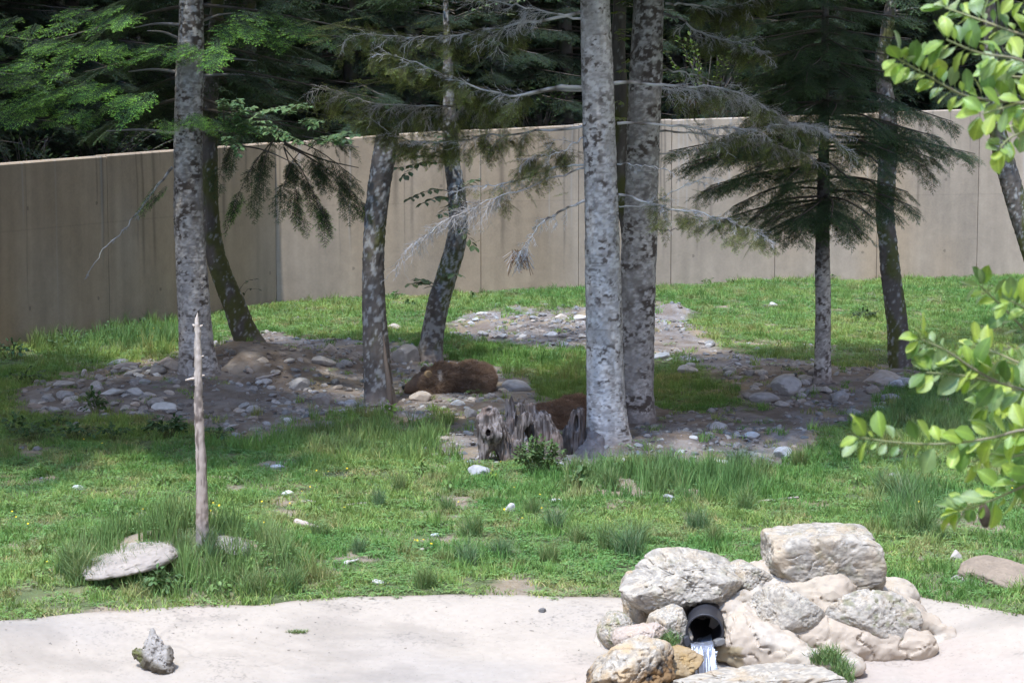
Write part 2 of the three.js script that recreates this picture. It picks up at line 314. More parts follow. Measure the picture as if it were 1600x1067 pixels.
// ---------------------------------------------------------------- trunks
const BARK = {
  fir(dark, low = 0) {                                                  // pale grey, flecked with dark scars in rows
    return (x, y, z, seed) => {
      const a = fbm(x * 16 + seed, y * 21, z * 16, 5), dash = noise(x * 8 + seed, y * 60, z * 8), lich = fbm(x * 12, y * 14 + seed, z * 12, 3), big = fbm(seed, y * 0.9, 3, 2), crack = fbm(x * 22 + seed, y * 30, z * 22, 2);
      let c = mixc([0.36, 0.345, 0.325], [0.50, 0.48, 0.455], smooth(0.4, 0.7, lich));
      c = mixc(c, [0.22, 0.20, 0.185], smooth(0.48, 0.62, crack) * 0.6);
      const d = dark + (big - 0.5) * 0.20 + low * smooth(1.6, 3.5, y);
      c = mixc(c, [0.075, 0.06, 0.05], Math.max(smooth(0.58 - d, 0.70 - d, a) * (0.45 + 0.55 * smooth(0.4, 0.6, fbm(x * 4, y * 5 + seed, z * 4, 2))), smooth(0.82 - d * 0.5, 0.92 - d * 0.5, dash) * 0.55));
      c = mixc(c, [0.21, 0.195, 0.18], smooth(0.62, 0.8, fbm(x * 3, y * 2.2 + seed, z * 3, 2)) * 0.5);
      return c;
    };
  },
  dark(moss, pale) {                                                    // dark furrowed bark with moss and lichen
    return (x, y, z, seed) => {
      const f = fbm(x * 20 + seed, y * 5, z * 20, 3), l = fbm(x * 22 + seed, y * 14, z * 22, 5), m = fbm(x * 3 + seed, y * 1.6, z * 3, 3);
      let c = mixc([0.05, 0.042, 0.036], [0.13, 0.115, 0.10], f);
      c = mixc(c, [0.07, 0.075, 0.022], smooth(0.62 - moss * 0.35, 0.75 - moss * 0.3, m));
      c = mixc(c, [0.29, 0.295, 0.285], smooth(0.68 - pale * 0.26, 0.80 - pale * 0.26, l) * 0.8);
      return c;
    };
  },
};
// pts: [photo x, photo y, width in photo px, depth]; above the picture give [x, y] beyond it; extra: points in metres [x, y, z, r]
function trunkPath(list, depth, extra = []) {
  const P = [], R = [];
  for (const [px, py, w, dz = 0] of list) { const p = at(px, py, depth + dz); P.push(p); R.push(w / 2 / (F / (depth + dz))); }
  for (const [dx, y, dz, r] of extra) { const b = P[list.length - 1]; P.push(V(b.x + dx, y, b.z + dz)); R.push(r); }
  return { P, R };
}
function trunkGeo({ P, R }, bark, { sides = 40, step = 0.03, rough = 0.02, flare = 0.5, roots = 5, seed = 1, sink = 0.3, open = false } = {}) {
  const base = P[0].clone(); base.y -= sink;
  const pts = [base, ...P], rad = [R[0] * 1.05, ...R];
  const c = new THREE.CatmullRomCurve3(pts, false, 'centripetal'), len = c.getLength();
  const us = []; for (let s = 0; s < len;) { us.push(s / len); const y = c.getPoint(s / len).y; s += y > 7.5 ? 0.5 : step; } us.push(1);
  const mb = new MB(), N = V(1, 0, 0);
  let prev = -1;
  us.forEach((t, k) => {
    const f = t * (pts.length - 1), i = Math.min(pts.length - 2, Math.floor(f)), r0 = lerp(rad[i], rad[i + 1], smooth(0, 1, f - i) * 0.5 + (f - i) * 0.5);
    const p = c.getPoint(t), T = c.getTangent(t); N.addScaledVector(T, -N.dot(T)).normalize(); const B = T.clone().cross(N), start = mb.p.length / 3, h = p.y - P[0].y;
    for (let s = 0; s < sides; s++) {
      const a = s / sides * Math.PI * 2, ca = Math.cos(a), sa = Math.sin(a);
      const n1 = fbm(ca * 1.5 + seed, p.y * 1.2, sa * 1.5, 3) - 0.5, n2 = fbm(ca * r0 * 25 + seed, p.y * 20, sa * r0 * 25, 2) - 0.5;
      const fl = flare * Math.exp(-Math.max(h + 0.05, 0) / 0.22) * (0.55 + 0.75 * Math.pow(0.5 + 0.5 * Math.cos(a * roots + seed), 2));
      const r = r0 * (1 + n1 * 0.22 + fl) + n2 * rough;
      const x = p.x + (N.x * ca + B.x * sa) * r, y = p.y + (N.y * ca + B.y * sa) * r, z = p.z + (N.z * ca + B.z * sa) * r;
      let col = bark(x, y, z, seed * 3.7);
      if (h < 0.35) col = mixc([0.19, 0.165, 0.15], col, smooth(-0.02, 0.35, h + 0.2 * (fbm(x * 6, y * 6, z * 6, 2) - 0.5)));  // soil-stained foot
      mb.v(x, y, z, col, s / sides, t * len);
    }
    if (prev >= 0) for (let s = 0; s < sides; s++) { const s1 = (s + 1) % sides; mb.t(prev + s, start + s1, prev + s1); mb.t(prev + s, start + s, start + s1); }
    prev = start;
  });
  const top = c.getPoint(1), ci = mb.v(top.x, top.y + (open ? -0.04 : 0.01), top.z, [0.05, 0.042, 0.03]);
  for (let s = 0; s < sides; s++) mb.t(prev + s, ci, prev + (s + 1) % sides);
  const g = mb.geo();
  return g;
}

// ---------------------------------------------------------------- fir foliage
function frondGeo(seed, { dark, tip, tipFrom = 0.62, sparse = 1, droop = 0.12 }) {  // a flat spray one metre long, x forward
  const r = rng(seed), mb = new MB(), bark = [0.09, 0.07, 0.05];
  const Y = (x, z) => -droop * (x * x * 0.8 + z * z * 1.6);
  const needles = (a, b, tipness) => {                                  // needles left and right of a twig
    const L = a.distanceTo(b), d = b.clone().sub(a).divideScalar(L), side = d.clone().cross(UP).normalize(), n = Math.max(2, Math.round(L / 0.021));
    mb.tri(a.clone().addScaledVector(side, 0.003), a.clone().addScaledVector(side, -0.003), b, bark);
    for (let k = 0; k <= n; k++) {
      const t = k / n; if (r() > sparse) continue;
      for (const s of [-1, 1]) {
        const q = a.clone().lerp(b, t), len = (0.022 + 0.010 * r()) * (1 - 0.35 * t), w = 0.0062;
        const e = q.clone().addScaledVector(side, s * len * 0.82).addScaledVector(d, len * 0.75); e.y += (r() - 0.35) * 0.016;
        const fresh = smooth(tipFrom - 0.08, tipFrom + 0.08, t * 0.55 + tipness * 0.45 + (r() - 0.5) * 0.12);
        const c = mixc(dark, tip, fresh), f = 0.8 + 0.4 * r();
        mb.tri(q.clone().addScaledVector(d, -w), q.clone().addScaledVector(d, w), e, [c[0] * f, c[1] * f, c[2] * f]);
      }
    }
  };
  const P = (x, z, e = 0) => V(x, Y(x, z) + e, z);
  for (let x = 0; x < 0.99; x += 0.1) needles(P(x, 0), P(x + 0.1, 0), x);
  for (let x = 0.06; x < 0.97; x += 0.072) for (const s of [-1, 1]) {
    if (r() < 0.1) continue;
    const L = 0.50 * Math.pow(1 - x, 0.75) * smooth(-0.12, 0.22, x) * (0.6 + 0.55 * r()), an = 0.80 + 0.25 * r(), x1 = x + L * Math.cos(an), z1 = s * L * Math.sin(an), e = (r() - 0.5) * 0.10;
    if (L < 0.04) continue;
    needles(P(x, 0), P(lerp(x, x1, 0.5), z1 * 0.5, e * 0.4), 0.2 + 0.4 * x); needles(P(lerp(x, x1, 0.5), z1 * 0.5, e * 0.4), P(x1, z1, e), 0.75 + 0.25 * x);
    for (let q = 0.3 + 0.1 * r(); q < 0.9; q += 0.24) for (const w of [-1, 1]) {
      const l2 = L * 0.42 * (1.1 - q) * (0.6 + 0.7 * r()), a2 = Math.atan2(z1, x1 - x) + w * (0.65 + 0.2 * r()), bx = lerp(x, x1, q), bz = z1 * q;
      if (l2 > 0.035) needles(P(bx, bz, e * q), P(bx + Math.cos(a2) * l2, bz + Math.sin(a2) * l2, e * q - 0.01), 0.45 + 0.5 * q);
    }
  }
  return mb.geo();
}
const D = [0.032, 0.060, 0.028], OL = [0.12, 0.13, 0.052];
const FROND = {
  lush: [1, 2].map((s) => frondGeo(s, { dark: [0.032, 0.080, 0.034], tip: [0.24, 0.50, 0.075], tipFrom: 0.66 })),
  dark: [3, 4].map((s) => frondGeo(s, { dark: D, tip: [0.06, 0.115, 0.035], tipFrom: 0.68, droop: 0.25 })),
  olive: [5, 6].map((s) => frondGeo(s, { dark: OL, tip: [0.30, 0.38, 0.07], tipFrom: 0.72, sparse: 0.75 })),
};
const frondSet = () => ({ lush: [[], []], dark: [[], []], olive: [[], []] });
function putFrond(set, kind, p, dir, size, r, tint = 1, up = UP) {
  const q = frame(dir, up), f = tint * (0.75 + 0.5 * r());
  set[kind][r() < 0.5 ? 0 : 1].push({ m: M4(p, q.multiply(quat(V(1, 0, 0), (r() - 0.5) * 0.5)), V(size, size, size * (0.8 + 0.4 * r()))), c: [f, f, f * (0.9 + 0.2 * r())] });
}
function buildFronds(set, parent) { for (const k in set) set[k].forEach((l, i) => copies('foliage', FROND[k][i], mat.frond, l, parent)); }
const GREY = [0.44, 0.43, 0.41], BROWN = [0.085, 0.07, 0.055];
// a living limb with fronds on both sides
function limb(mb, set, kind, from, az, len, { rise = -0.1, sag = 0.25, r, size = 0.6, tint = 1, bareTo = 0.2, col = BROWN, thick = 0.022, gap = 0.24 }) {
  const n = 7, pts = [], dir = V(Math.sin(az), 0, Math.cos(az)), sideV = V(dir.z, 0, -dir.x);
  const bend = (r() - 0.5) * 0.3;
  for (let k = 0; k <= n; k++) { const t = k / n; pts.push(from.clone().addScaledVector(dir, len * t).addScaledVector(sideV, bend * len * t * t).add(V(0, len * (rise * t - sag * t * t * (1 - 0.55 * t)), 0))); }
  mb.tube(pts, (t) => thick * (0.5 + len * 0.25) * (1 - 0.85 * t) + 0.003, 4, col);
  const c = new THREE.CatmullRomCurve3(pts);
  for (let s = bareTo * len; s < len; s += gap * (0.7 + 0.6 * r())) {
    const t = s / len, p = c.getPoint(t), T = c.getTangent(t);
    for (const w of [-1, 1]) {
      if (r() < 0.12) continue;
      const sd = V(T.z, 0, -T.x).multiplyScalar(w), d = T.clone().multiplyScalar(0.8).addScaledVector(sd, 0.85).add(V(0, -0.08 - 0.25 * r(), 0));
      putFrond(set, kind, p, d, size * (1.15 - 0.55 * t) * (0.75 + 0.5 * r()) * clamp(len / 1.6, 0.5, 1.1), r, tint);
    }
  }
  putFrond(set, kind, c.getPoint(0.9), c.getTangent(0.95).add(V(0, -0.1, 0)), size * 0.9 * clamp(len / 1.6, 0.5, 1), r, tint);
}
function crown(mb, set, { base, y0, y1, radius, kind = 'dark', seed, step = 0.45, each = 5, size = 0.7, tint = 1, rise = -0.05, sag = 0.3, axis, keep = () => true, gap = 0.26, bareTo = 0.2 }) {
  const r = rng(seed);
  for (let y = y0; y < y1; y += step * (0.8 + 0.4 * r())) {
    const t = (y - y0) / (y1 - y0), a0 = r() * 6.3, c = axis ? axis(y) : V(base.x, y, base.z);
    for (let k = 0; k < each; k++) {
      const az = a0 + k / each * 6.283 + (r() - 0.5) * 0.6, len = radius * Math.pow(1 - t, 0.75) * (0.65 + 0.45 * r()) * (t < 0.08 ? 0.8 : 1) + 0.15, at0 = c.clone().add(V(0, (r() - 0.5) * 0.2, 0));
      if (keep(at0, az, len, r)) limb(mb, set, kind, at0, az, len, { r, size, tint, rise: rise + 0.35 * t, sag, gap, bareTo });
    }
  }
}
function axisOf({ P }) { return (y) => { let k = 0; while (k < P.length - 2 && P[k + 1].y < y) k++; const a = P[k], b = P[k + 1], t = clamp((y - a.y) / (b.y - a.y)); return V(lerp(a.x, b.x, t), y, lerp(a.z, b.z, t)); }; }
// a dead limb with fine hanging twigs
function deadBranch(parent, pts, r0, { seed, twigs = 1, len = 0.45, droop = 0.35, col = GREY, from = 0.25, name = 'branch', set, olive = 0, tips = 0 }) {
  const r = rng(seed), mb = new MB(), n = 26, c = new THREE.CatmullRomCurve3(pts, false, 'centripetal'), L = c.getLength();
  const wob = (k) => V((noise(k * 0.7, seed) - 0.5), (noise(k * 0.7, seed + 7) - 0.5), (noise(k * 0.7, seed + 13) - 0.5)).multiplyScalar(0.05);
  const path = c.getSpacedPoints(n).map((p, k) => k ? p.add(wob(k)) : p);
  mb.tube(path, (t) => lerp(r0, 0.0045, Math.pow(t, 0.8)) * (1 + 0.25 * (noise(t * 30, seed) - 0.5)), 6, (t, p) => mixc(mixc(col, [0.10, 0.085, 0.07], smooth(0.55, 0.7, noise(p.x * 14, p.y * 14, p.z * 14))), [0.42, 0.44, 0.42], smooth(0.6, 0.75, noise(p.x * 9 + 5, p.y * 9, p.z * 9)) * 0.7));
  const cp = new THREE.CatmullRomCurve3(path);
  const sprig = (p, d, l, rad, lvl) => {
    const k = 5, q = [p.clone()]; let dir = d.clone().normalize();
    for (let i = 1; i <= k; i++) { dir.add(V((r() - 0.5) * 0.35, -droop * 0.25 * (0.5 + r()), (r() - 0.5) * 0.35)).normalize(); q.push(q[i - 1].clone().addScaledVector(dir, l / k)); }
    const tone = 0.8 + 0.5 * r();
    mb.tube(q, (t) => rad * (1 - 0.55 * t), 3, col.map((v) => v * tone), false);
    if (lvl > 0) for (let i = 1; i <= k; i++) for (let m = 0; m < 2; m++) if (r() < 0.8) {
      const T = q[i].clone().sub(q[i - 1]).normalize(), s = T.clone().cross(V(r() - 0.5, r() - 0.2, r() - 0.5)).normalize();
      sprig(q[i], T.multiplyScalar(0.75).addScaledVector(s, 0.8), l * (0.25 + 0.35 * r()), rad * 0.7, lvl - 1);
    }
    if (set && r() < olive) putFrond(set, 'olive', q[k - 1], dir, 0.16 + 0.16 * r(), r, 0.9);
  };
  for (let s = from * L; s < L; s += 0.085 / twigs) {
    const t = s / L, p = cp.getPoint(t), T = cp.getTangent(t), w = r() < 0.5 ? -1 : 1, sd = V(T.z, 0, -T.x).multiplyScalar(w);
    sprig(p, T.clone().multiplyScalar(0.75).addScaledVector(sd, 0.75).add(V(0, (r() - 0.55) * 0.7, 0)), len * (0.35 + 0.8 * r()) * (1.1 - 0.6 * t), 0.0042, r() < 0.75 ? 2 : 1);
  }
  sprig(cp.getPoint(1), cp.getTangent(1), len * 0.7, 0.005, 2);
  if (set && tips) for (let k = 0; k < tips; k++) { const t = 1 - 0.35 * r(), T = cp.getTangent(t); putFrond(set, 'olive', cp.getPoint(t), T.add(V(0, (r() - 0.6) * 0.3, (r() - 0.5) * 1.2)), 0.3 + 0.3 * r(), r, 1); }
  return mb.build(name, mat.twig, parent);
}
const B = (list, depth, dz = 0) => list.map(([x, y], k) => at(x, y, depth + dz * k / (list.length - 1)));

// the pair of big grey firs in the middle
{
  const t = thing('fir_tree', 'tall pale grey fir trunk nearest the viewer, left one of the middle pair', 'tree'), D0 = 30.6;
  const path = trunkPath([[953, 706, 68], [950, 680, 66], [946, 600, 60], [942, 400, 55], [936, 200, 51], [930, 0, 47]], D0, [[-0.06, 9, 0, 0.17], [-0.1, 14, 0, 0.12], [-0.1, 21, 0, 0.03]]);
  part('trunk', trunkGeo(path, BARK.fir(0.03, 0.04), { sides: 110, step: 0.016, rough: 0.016, seed: 2, flare: 0.32 }), mat.bark, t);
  const set = frondSet();
  const spec = [
    [[[912, 18], [850, 30], [790, 42], [745, 46], [700, 58], [640, 58], [580, 52]], -0.6, 0.030, { seed: 11, len: 0.5, twigs: 1.2, olive: 0.15, tips: 5 }],
    [[[915, 28], [860, 22], [800, 6], [740, -8]], -0.2, 0.022, { seed: 12, len: 0.5, twigs: 1.2 }],
    [[[912, 136], [860, 138], [800, 150], [755, 138], [700, 122], [650, 96], [620, 88]], -0.9, 0.030, { seed: 13, len: 0.38, twigs: 0.9, olive: 0.25, tips: 6 }],
    [[[912, 140], [850, 142], [790, 158], [720, 165], [650, 166], [580, 158], [525, 140]], 0.3, 0.030, { seed: 14, len: 0.55, twigs: 1.7, olive: 0.10, tips: 5, droop: 0.6, col: [0.32, 0.30, 0.27] }],
    [[[915, 196], [860, 203], [800, 208], [730, 216], [660, 222], [610, 205], [585, 188]], 0.2, 0.022, { seed: 15, len: 0.3, twigs: 0.9, olive: 0.3, tips: 5 }],
    [[[915, 258], [870, 262], [830, 275], [790, 288], [740, 292]], -0.3, 0.017, { seed: 16, len: 0.4, twigs: 0.8, olive: 0.05 }],
    [[[917, 312], [880, 328], [850, 345], [832, 366], [815, 390]], -0.8, 0.020, { seed: 17, len: 0.35, twigs: 0.8 }],
    [[[915, 262], [860, 280], [790, 305], [735, 325], [690, 350], [645, 382]], -1.1, 0.014, { seed: 18, len: 0.55, twigs: 2.2, droop: 0.5, from: 0.45, col: [0.30, 0.285, 0.27] }],
    [[[918, 214], [895, 225], [868, 240], [830, 245]], -0.4, 0.012, { seed: 19, len: 0.3, twigs: 0.9, olive: 0.2, tips: 1 }],
    [[[958, 130], [1000, 131], [1050, 134], [1110, 136], [1160, 148], [1200, 168], [1230, 185]], 0.5, 0.030, { seed: 21, len: 0.5, twigs: 1.6, olive: 0.06, tips: 2 }],
    [[[965, 193], [1030, 194], [1100, 201], [1170, 200], [1230, 193], [1285, 203], [1312, 228]], 0.6, 0.024, { seed: 22, len: 0.42, twigs: 1.5, olive: 0.04 }],
    [[[962, 304], [1000, 312], [1050, 326], [1100, 334], [1145, 348], [1185, 362]], -0.9, 0.021, { seed: 23, len: 0.32, twigs: 1.3, olive: 0.08, tips: 1 }],
    [[[964, 256], [1000, 258], [1045, 266]], -0.5, 0.011, { seed: 24, len: 0.15, twigs: 0.5 }],
    [[[962, 322], [1010, 320], [1050, 300], [1085, 282], [1110, 276]], -0.6, 0.010, { seed: 25, len: 0.22, twigs: 0.7 }],
  ];
  for (const [list, dz, r0, o] of spec) deadBranch(t, B(list, D0, dz), r0, { set, ...o });
  { // hanging brown clump of dead needles
    const r = rng(31), mb = new MB(); for (let k = 0; k < 90; k++) { const a = at(812 + (r() - 0.5) * 26, 396 + (r() - 0.5) * 14, 30.2 + (r() - 0.5) * 0.2), b = a.clone().add(V((r() - 0.5) * 0.3, -0.05 - 0.22 * r(), (r() - 0.5) * 0.3)); mb.tube([a, b], 0.004, 3, r() < 0.4 ? [0.16, 0.09, 0.05] : [0.33, 0.31, 0.3], false); }
    mb.build('dead_twig_clump', mat.twig, t);
  }
  // green sprays on this tree's branch ends, where the picture shows them
  const r = rng(41);
  for (const [x, y, n, w, h, sz, dx] of [[560, 42, 16, 60, 18, 0.5, -1], [520, 40, 6, 24, 10, 0.4, -1], [630, 112, 12, 40, 22, 0.45, -1], [640, 130, 8, 30, 10, 0.4, -1], [715, 98, 9, 34, 10, 0.36, 1], [600, 178, 9, 50, 12, 0.4, -1], [540, 150, 9, 20, 12, 0.4, -1], [660, 214, 9, 70, 5, 0.26, -1], [780, 212, 3, 40, 4, 0.2, -1], [862, 232, 4, 24, 5, 0.18, -1], [875, 292, 4, 20, 8, 0.18, -1], [1060, 325, 5, 16, 8, 0.24, 1], [1065, 285, 4, 16, 10, 0.22, 1], [758, 365, 3, 12, 10, 0.16, -1], [760, 55, 8, 60, 20, 0.4, -1], [700, 40, 14, 30, 30, 0.45, -1], [700, 110, 14, 26, 30, 0.42, -1], [695, 170, 12, 30, 20, 0.36, -1], [860, 40, 5, 20, 10, 0.3, -1]])
    for (let k = 0; k < n * 0.65; k++) putFrond(set, 'olive', at(x + (r() - 0.5) * 2 * w, y + (r() - 0.5) * 2 * h, D0 - 0.6 + r() * 0.9), V(dx * (0.4 + r()), (r() - 0.65) * 0.5, (r() - 0.4) * 1.1), sz * (0.7 + 0.6 * r()), r, 0.75 + 0.5 * r());
  const lm = new MB();
  crown(lm, set, { y0: 6.9, y1: 21, radius: 5.6, kind: 'dark', seed: 51, step: 0.48, each: 7, size: 0.95, gap: 0.4, bareTo: 0.3, axis: axisOf(path) });
  tag(lm.build('limbs', mat.twig, t), null, null, null, 'stuff');
  buildFronds(set, t);
}
{
  const t = thing('fir_tree', 'tall fir trunk mottled with dark brown scars, right one of the middle pair', 'tree'), D0 = 33.2;
  const path = trunkPath([[1000, 668, 52], [998, 640, 50], [996, 560, 52], [998, 400, 56], [1003, 300, 53], [1006, 200, 52], [1014, 0, 48]], D0, [[0.06, 9, 0, 0.18], [0.1, 14, 0, 0.12], [0.1, 20, 0, 0.03]]);
  part('trunk', trunkGeo(path, BARK.fir(0.125, 0.02), { sides: 100, step: 0.017, rough: 0.022, seed: 5, flare: 0.25 }), mat.bark, t);
  const set = frondSet();
  const spec = [
    [[[1036, 22], [1065, 30], [1095, 50], [1130, 62], [1165, 68], [1188, 78]], -0.7, 0.022, { seed: 61, len: 0.42, twigs: 1.5, olive: 0.06 }],
    [[[1040, 5], [1080, 8], [1120, 12], [1170, 4]], 0.4, 0.02, { seed: 62, len: 0.45, twigs: 1.2, olive: 0.2 }],
    [[[1032, 107], [1070, 114], [1110, 124], [1148, 133]], 0.5, 0.018, { seed: 63, len: 0.25, twigs: 0.5 }],
    [[[1030, 138], [1080, 142], [1130, 150], [1180, 165], [1230, 188], [1290, 200]], -0.6, 0.022, { seed: 64, len: 0.5, twigs: 1.8, col: [0.40, 0.38, 0.355] }],
    [[[1030, 150], [1060, 150], [1090, 158], [1120, 170]], 0.3, 0.014, { seed: 65, len: 0.3, twigs: 1.4, col: [0.24, 0.15, 0.11] }],
    [[[1028, 240], [1050, 238], [1080, 236]], 0.2, 0.012, { seed: 66, len: 0.12, twigs: 0.5 }],
    [[[1026, 360], [1050, 358], [1074, 357]], 0.1, 0.010, { seed: 67, len: 0.06, twigs: 0.4, col: [0.14, 0.12, 0.1] }],
    [[[1030, 205], [1080, 208], [1140, 215], [1200, 222], [1260, 240]], 0.9, 0.018, { seed: 68, len: 0.45, twigs: 1.5, col: [0.34, 0.32, 0.30], olive: 0.05 }],
  ];
  for (const [list, dz, r0, o] of spec) deadBranch(t, B(list, D0, dz), r0, { set, ...o });
  const lm = new MB();
  crown(lm, set, { y0: 7.0, y1: 20, radius: 5.0, kind: 'dark', seed: 71, step: 0.46, each: 7, size: 0.95, gap: 0.4, bareTo: 0.3, axis: axisOf(path) });
  tag(lm.build('limbs', mat.twig, t), null, null, null, 'stuff');
  buildFronds(set, t);
}
// the fir on the left with fans of bright new growth
{
  const t = thing('fir_tree', 'grey fir with dark banded bark rising from the rubble bank at left', 'tree'), D0 = 37;
  const path = trunkPath([[313, 602, 66], [309, 575, 58], [304, 500, 51], [298, 400, 48], [293, 300, 46], [293, 200, 43], [296, 100, 42], [298, 0, 37]], D0, [[0, 9, 0, 0.16], [0, 13, 0, 0.11], [0, 18, 0, 0.03]]);
  part('trunk', trunkGeo(path, BARK.fir(0.09, 0.03), { sides: 90, step: 0.018, rough: 0.018, seed: 8, flare: 0.45 }), mat.bark, t);
  const set = frondSet(), lm = new MB(), r = rng(81), ax = axisOf(path);
  deadBranch(t, B([[268, 262], [240, 296], [208, 340], [190, 362], [162, 388], [140, 424]], D0, -1.2), 0.022, { seed: 82, len: 0.12, twigs: 0.25, col: [0.33, 0.34, 0.35] });
  for (let k = 0; k < 7; k++) putFrond(set, 'lush', at(238 + r() * 24, 284 + r() * 22, 36.2), V(-0.6, -0.7, 0.4), 0.3 + 0.25 * r(), r, 0.5);
  const bl = (x0, y0, x1, y1, dz, th = 0.028) => { const p = B([[x0, y0], [lerp(x0, x1, 0.5), lerp(y0, y1, 0.5) - 4], [x1, y1]], D0, dz); lm.tube(curve(p, 8), (q) => th * (1 - 0.7 * q), 5, [0.2, 0.19, 0.18]); };
  bl(280, 38, 205, 44, 0.2); bl(275, 112, 200, 112, -0.3); bl(272, 208, 165, 205, 0.4, 0.03); bl(312, 118, 420, 122, 0.3); bl(312, 96, 400, 95, -0.3); bl(278, 60, 230, 48, -0.5); bl(310, 35, 370, 20, 0.5); bl(315, 206, 350, 207, 0.4);
  for (const [x, y, w, h, n, sz, tint, dir] of [[142, 66, 62, 9, 26, 0.75, 1.0, -1], [290, 72, 62, 8, 24, 0.75, 1.0, -1], [160, 136, 90, 12, 34, 0.8, 1.05, -1], [40, 160, 48, 14, 22, 0.8, 1.0, -1], [296, 180, 48, 8, 18, 0.65, 0.75, 1], [45, 90, 55, 14, 20, 0.8, 0.9, -1], [165, 14, 46, 12, 18, 0.75, 0.9, -1], [400, 38, 66, 14, 26, 0.8, 0.85, 1], [115, 172, 40, 8, 12, 0.65, 0.8, -1], [20, 40, 40, 16, 14, 0.8, 0.7, -1], [395, 20, 50, 12, 12, 0.8, 0.6, 1], [100, 110, 60, 10, 12, 0.8, 0.6, -1], [350, 186, 40, 8, 8, 0.6, 0.5, 1]])
    for (let k = 0; k < n; k++) { const u = (r() - 0.5) * 2, p = at(x + u * w, y + (r() - 0.5) * 2 * h + u * u * h * 0.8, D0 - 1.6 + r() * 1.7); putFrond(set, 'lush', p, V(dir * (0.35 + 0.5 * r()) + u * 0.5, -0.22 - 0.25 * r(), 0.7 + 0.4 * r()), sz * (0.6 + 0.5 * r()), r, 1.2 * tint * (0.8 + 0.4 * r())); }
  { // drooping boughs on the right, in front of the wall
    const main = curve(B([[308, 150], [350, 168], [400, 190], [443, 222], [500, 248], [560, 262]], D0, 1.6), 14);
    lm.tube(main, (q) => 0.034 * (1 - 0.75 * q), 6, BROWN);
    for (const [x0, y0, x1, y1, n] of [[430, 212, 555, 278, 12], [443, 225, 572, 322, 18], [443, 225, 545, 305, 14], [430, 212, 400, 300, 10], [400, 190, 345, 262, 10], [443, 230, 505, 335, 16], [443, 230, 470, 338, 10], [400, 190, 540, 218, 10], [430, 215, 365, 318, 10], [470, 235, 440, 300, 9]]) {
      const pts = curve(B([[x0, y0], [lerp(x0, x1, 0.5), lerp(y0, y1, 0.5) - 12], [x1, y1]], D0 + 1.1, -0.7), 8), c = new THREE.CatmullRomCurve3(pts);
      lm.tube(pts, (q) => 0.014 * (1 - 0.7 * q), 4, BROWN);
      for (let k = 0; k < n; k++) { const q = 0.2 + 0.8 * r(), T = c.getTangent(q); putFrond(set, y1 > 310 && q > 0.6 ? 'lush' : 'dark', c.getPoint(q), T.add(V((r() - 0.5), -0.45 - 0.4 * r(), (r() - 0.3) * 0.9)), 0.34 + 0.3 * r(), r, y1 > 310 && q > 0.6 ? 0.45 : 1.0); }
    }
  }
  crown(lm, set, { y0: 4.6, y1: 18, radius: 3.6, kind: 'dark', seed: 83, step: 0.5, each: 5, size: 0.85, gap: 0.32, axis: ax, tint: 1.1, keep: (p, az, len, q) => p.y > 6.6 || Math.cos(az) < 0.2 });
  tag(lm.build('limbs', mat.twig, t), null, null, null, 'stuff');
  buildFronds(set, t);
}

// ---------------------------------------------------------------- broad leaves
function leafGeo(seed, { len = 1, wide = 0.62, fold = 0.16, curl = 0.2, n = 7, tone = 0 }) {  // x along the midrib, from the stalk
  const r = rng(seed), mb = new MB();
  const W = (t) => wide / 2 * Math.pow(Math.sin(Math.PI * Math.pow(t, 1.25)), 0.72);
  for (let k = 0; k <= n; k++) {
    const t = 0.0 + k / n, x = t * len, w = W(clamp(t, 0.001, 0.999)) * (1 + 0.025 * (k % 2 ? 1 : -1)), y = -curl * t * t * len;
    const wav = (r() - 0.5) * 0.06, edge = [0.92, 0.95, 0.9], mid = [1.15, 1.12, 1.05];
    mb.v(x, y + fold * w + wav, -w, edge, 0, t); mb.v(x, y + fold * w * 0.35, -w * 0.5, [1, 1, 1], 0.25, t); mb.v(x, y, 0, mid, 0.5, t); mb.v(x, y + fold * w * 0.35, w * 0.5, [1, 1, 1], 0.75, t); mb.v(x, y + fold * w - wav, w, edge, 1, t);
    if (k) { const a = (k - 1) * 5, b = k * 5; for (let q = 0; q < 4; q++) { mb.t(a + q, a + q + 1, b + q + 1); mb.t(a + q, b + q + 1, b + q); } }
  }
  return mb.geo();
}
const SMALL = [leafGeo(1, { n: 4 }), leafGeo(2, { n: 4, fold: 0.3, curl: 0.35 }), leafGeo(3, { n: 4, wide: 0.5, curl: 0.1 })];
function leafPut(lists, p, dir, size, r, c, nrm = UP) { lists[Math.floor(r() * 3)].push({ m: M4(p, frame(dir, nrm.clone().add(V((r() - 0.5) * 0.9, (r() - 0.5) * 0.5, (r() - 0.5) * 0.9))), size), c }); }
function leafCopies(lists, parent, material = mat.leaf) { lists.forEach((l, i) => copies('leaves', SMALL[i], material, l, parent)); }
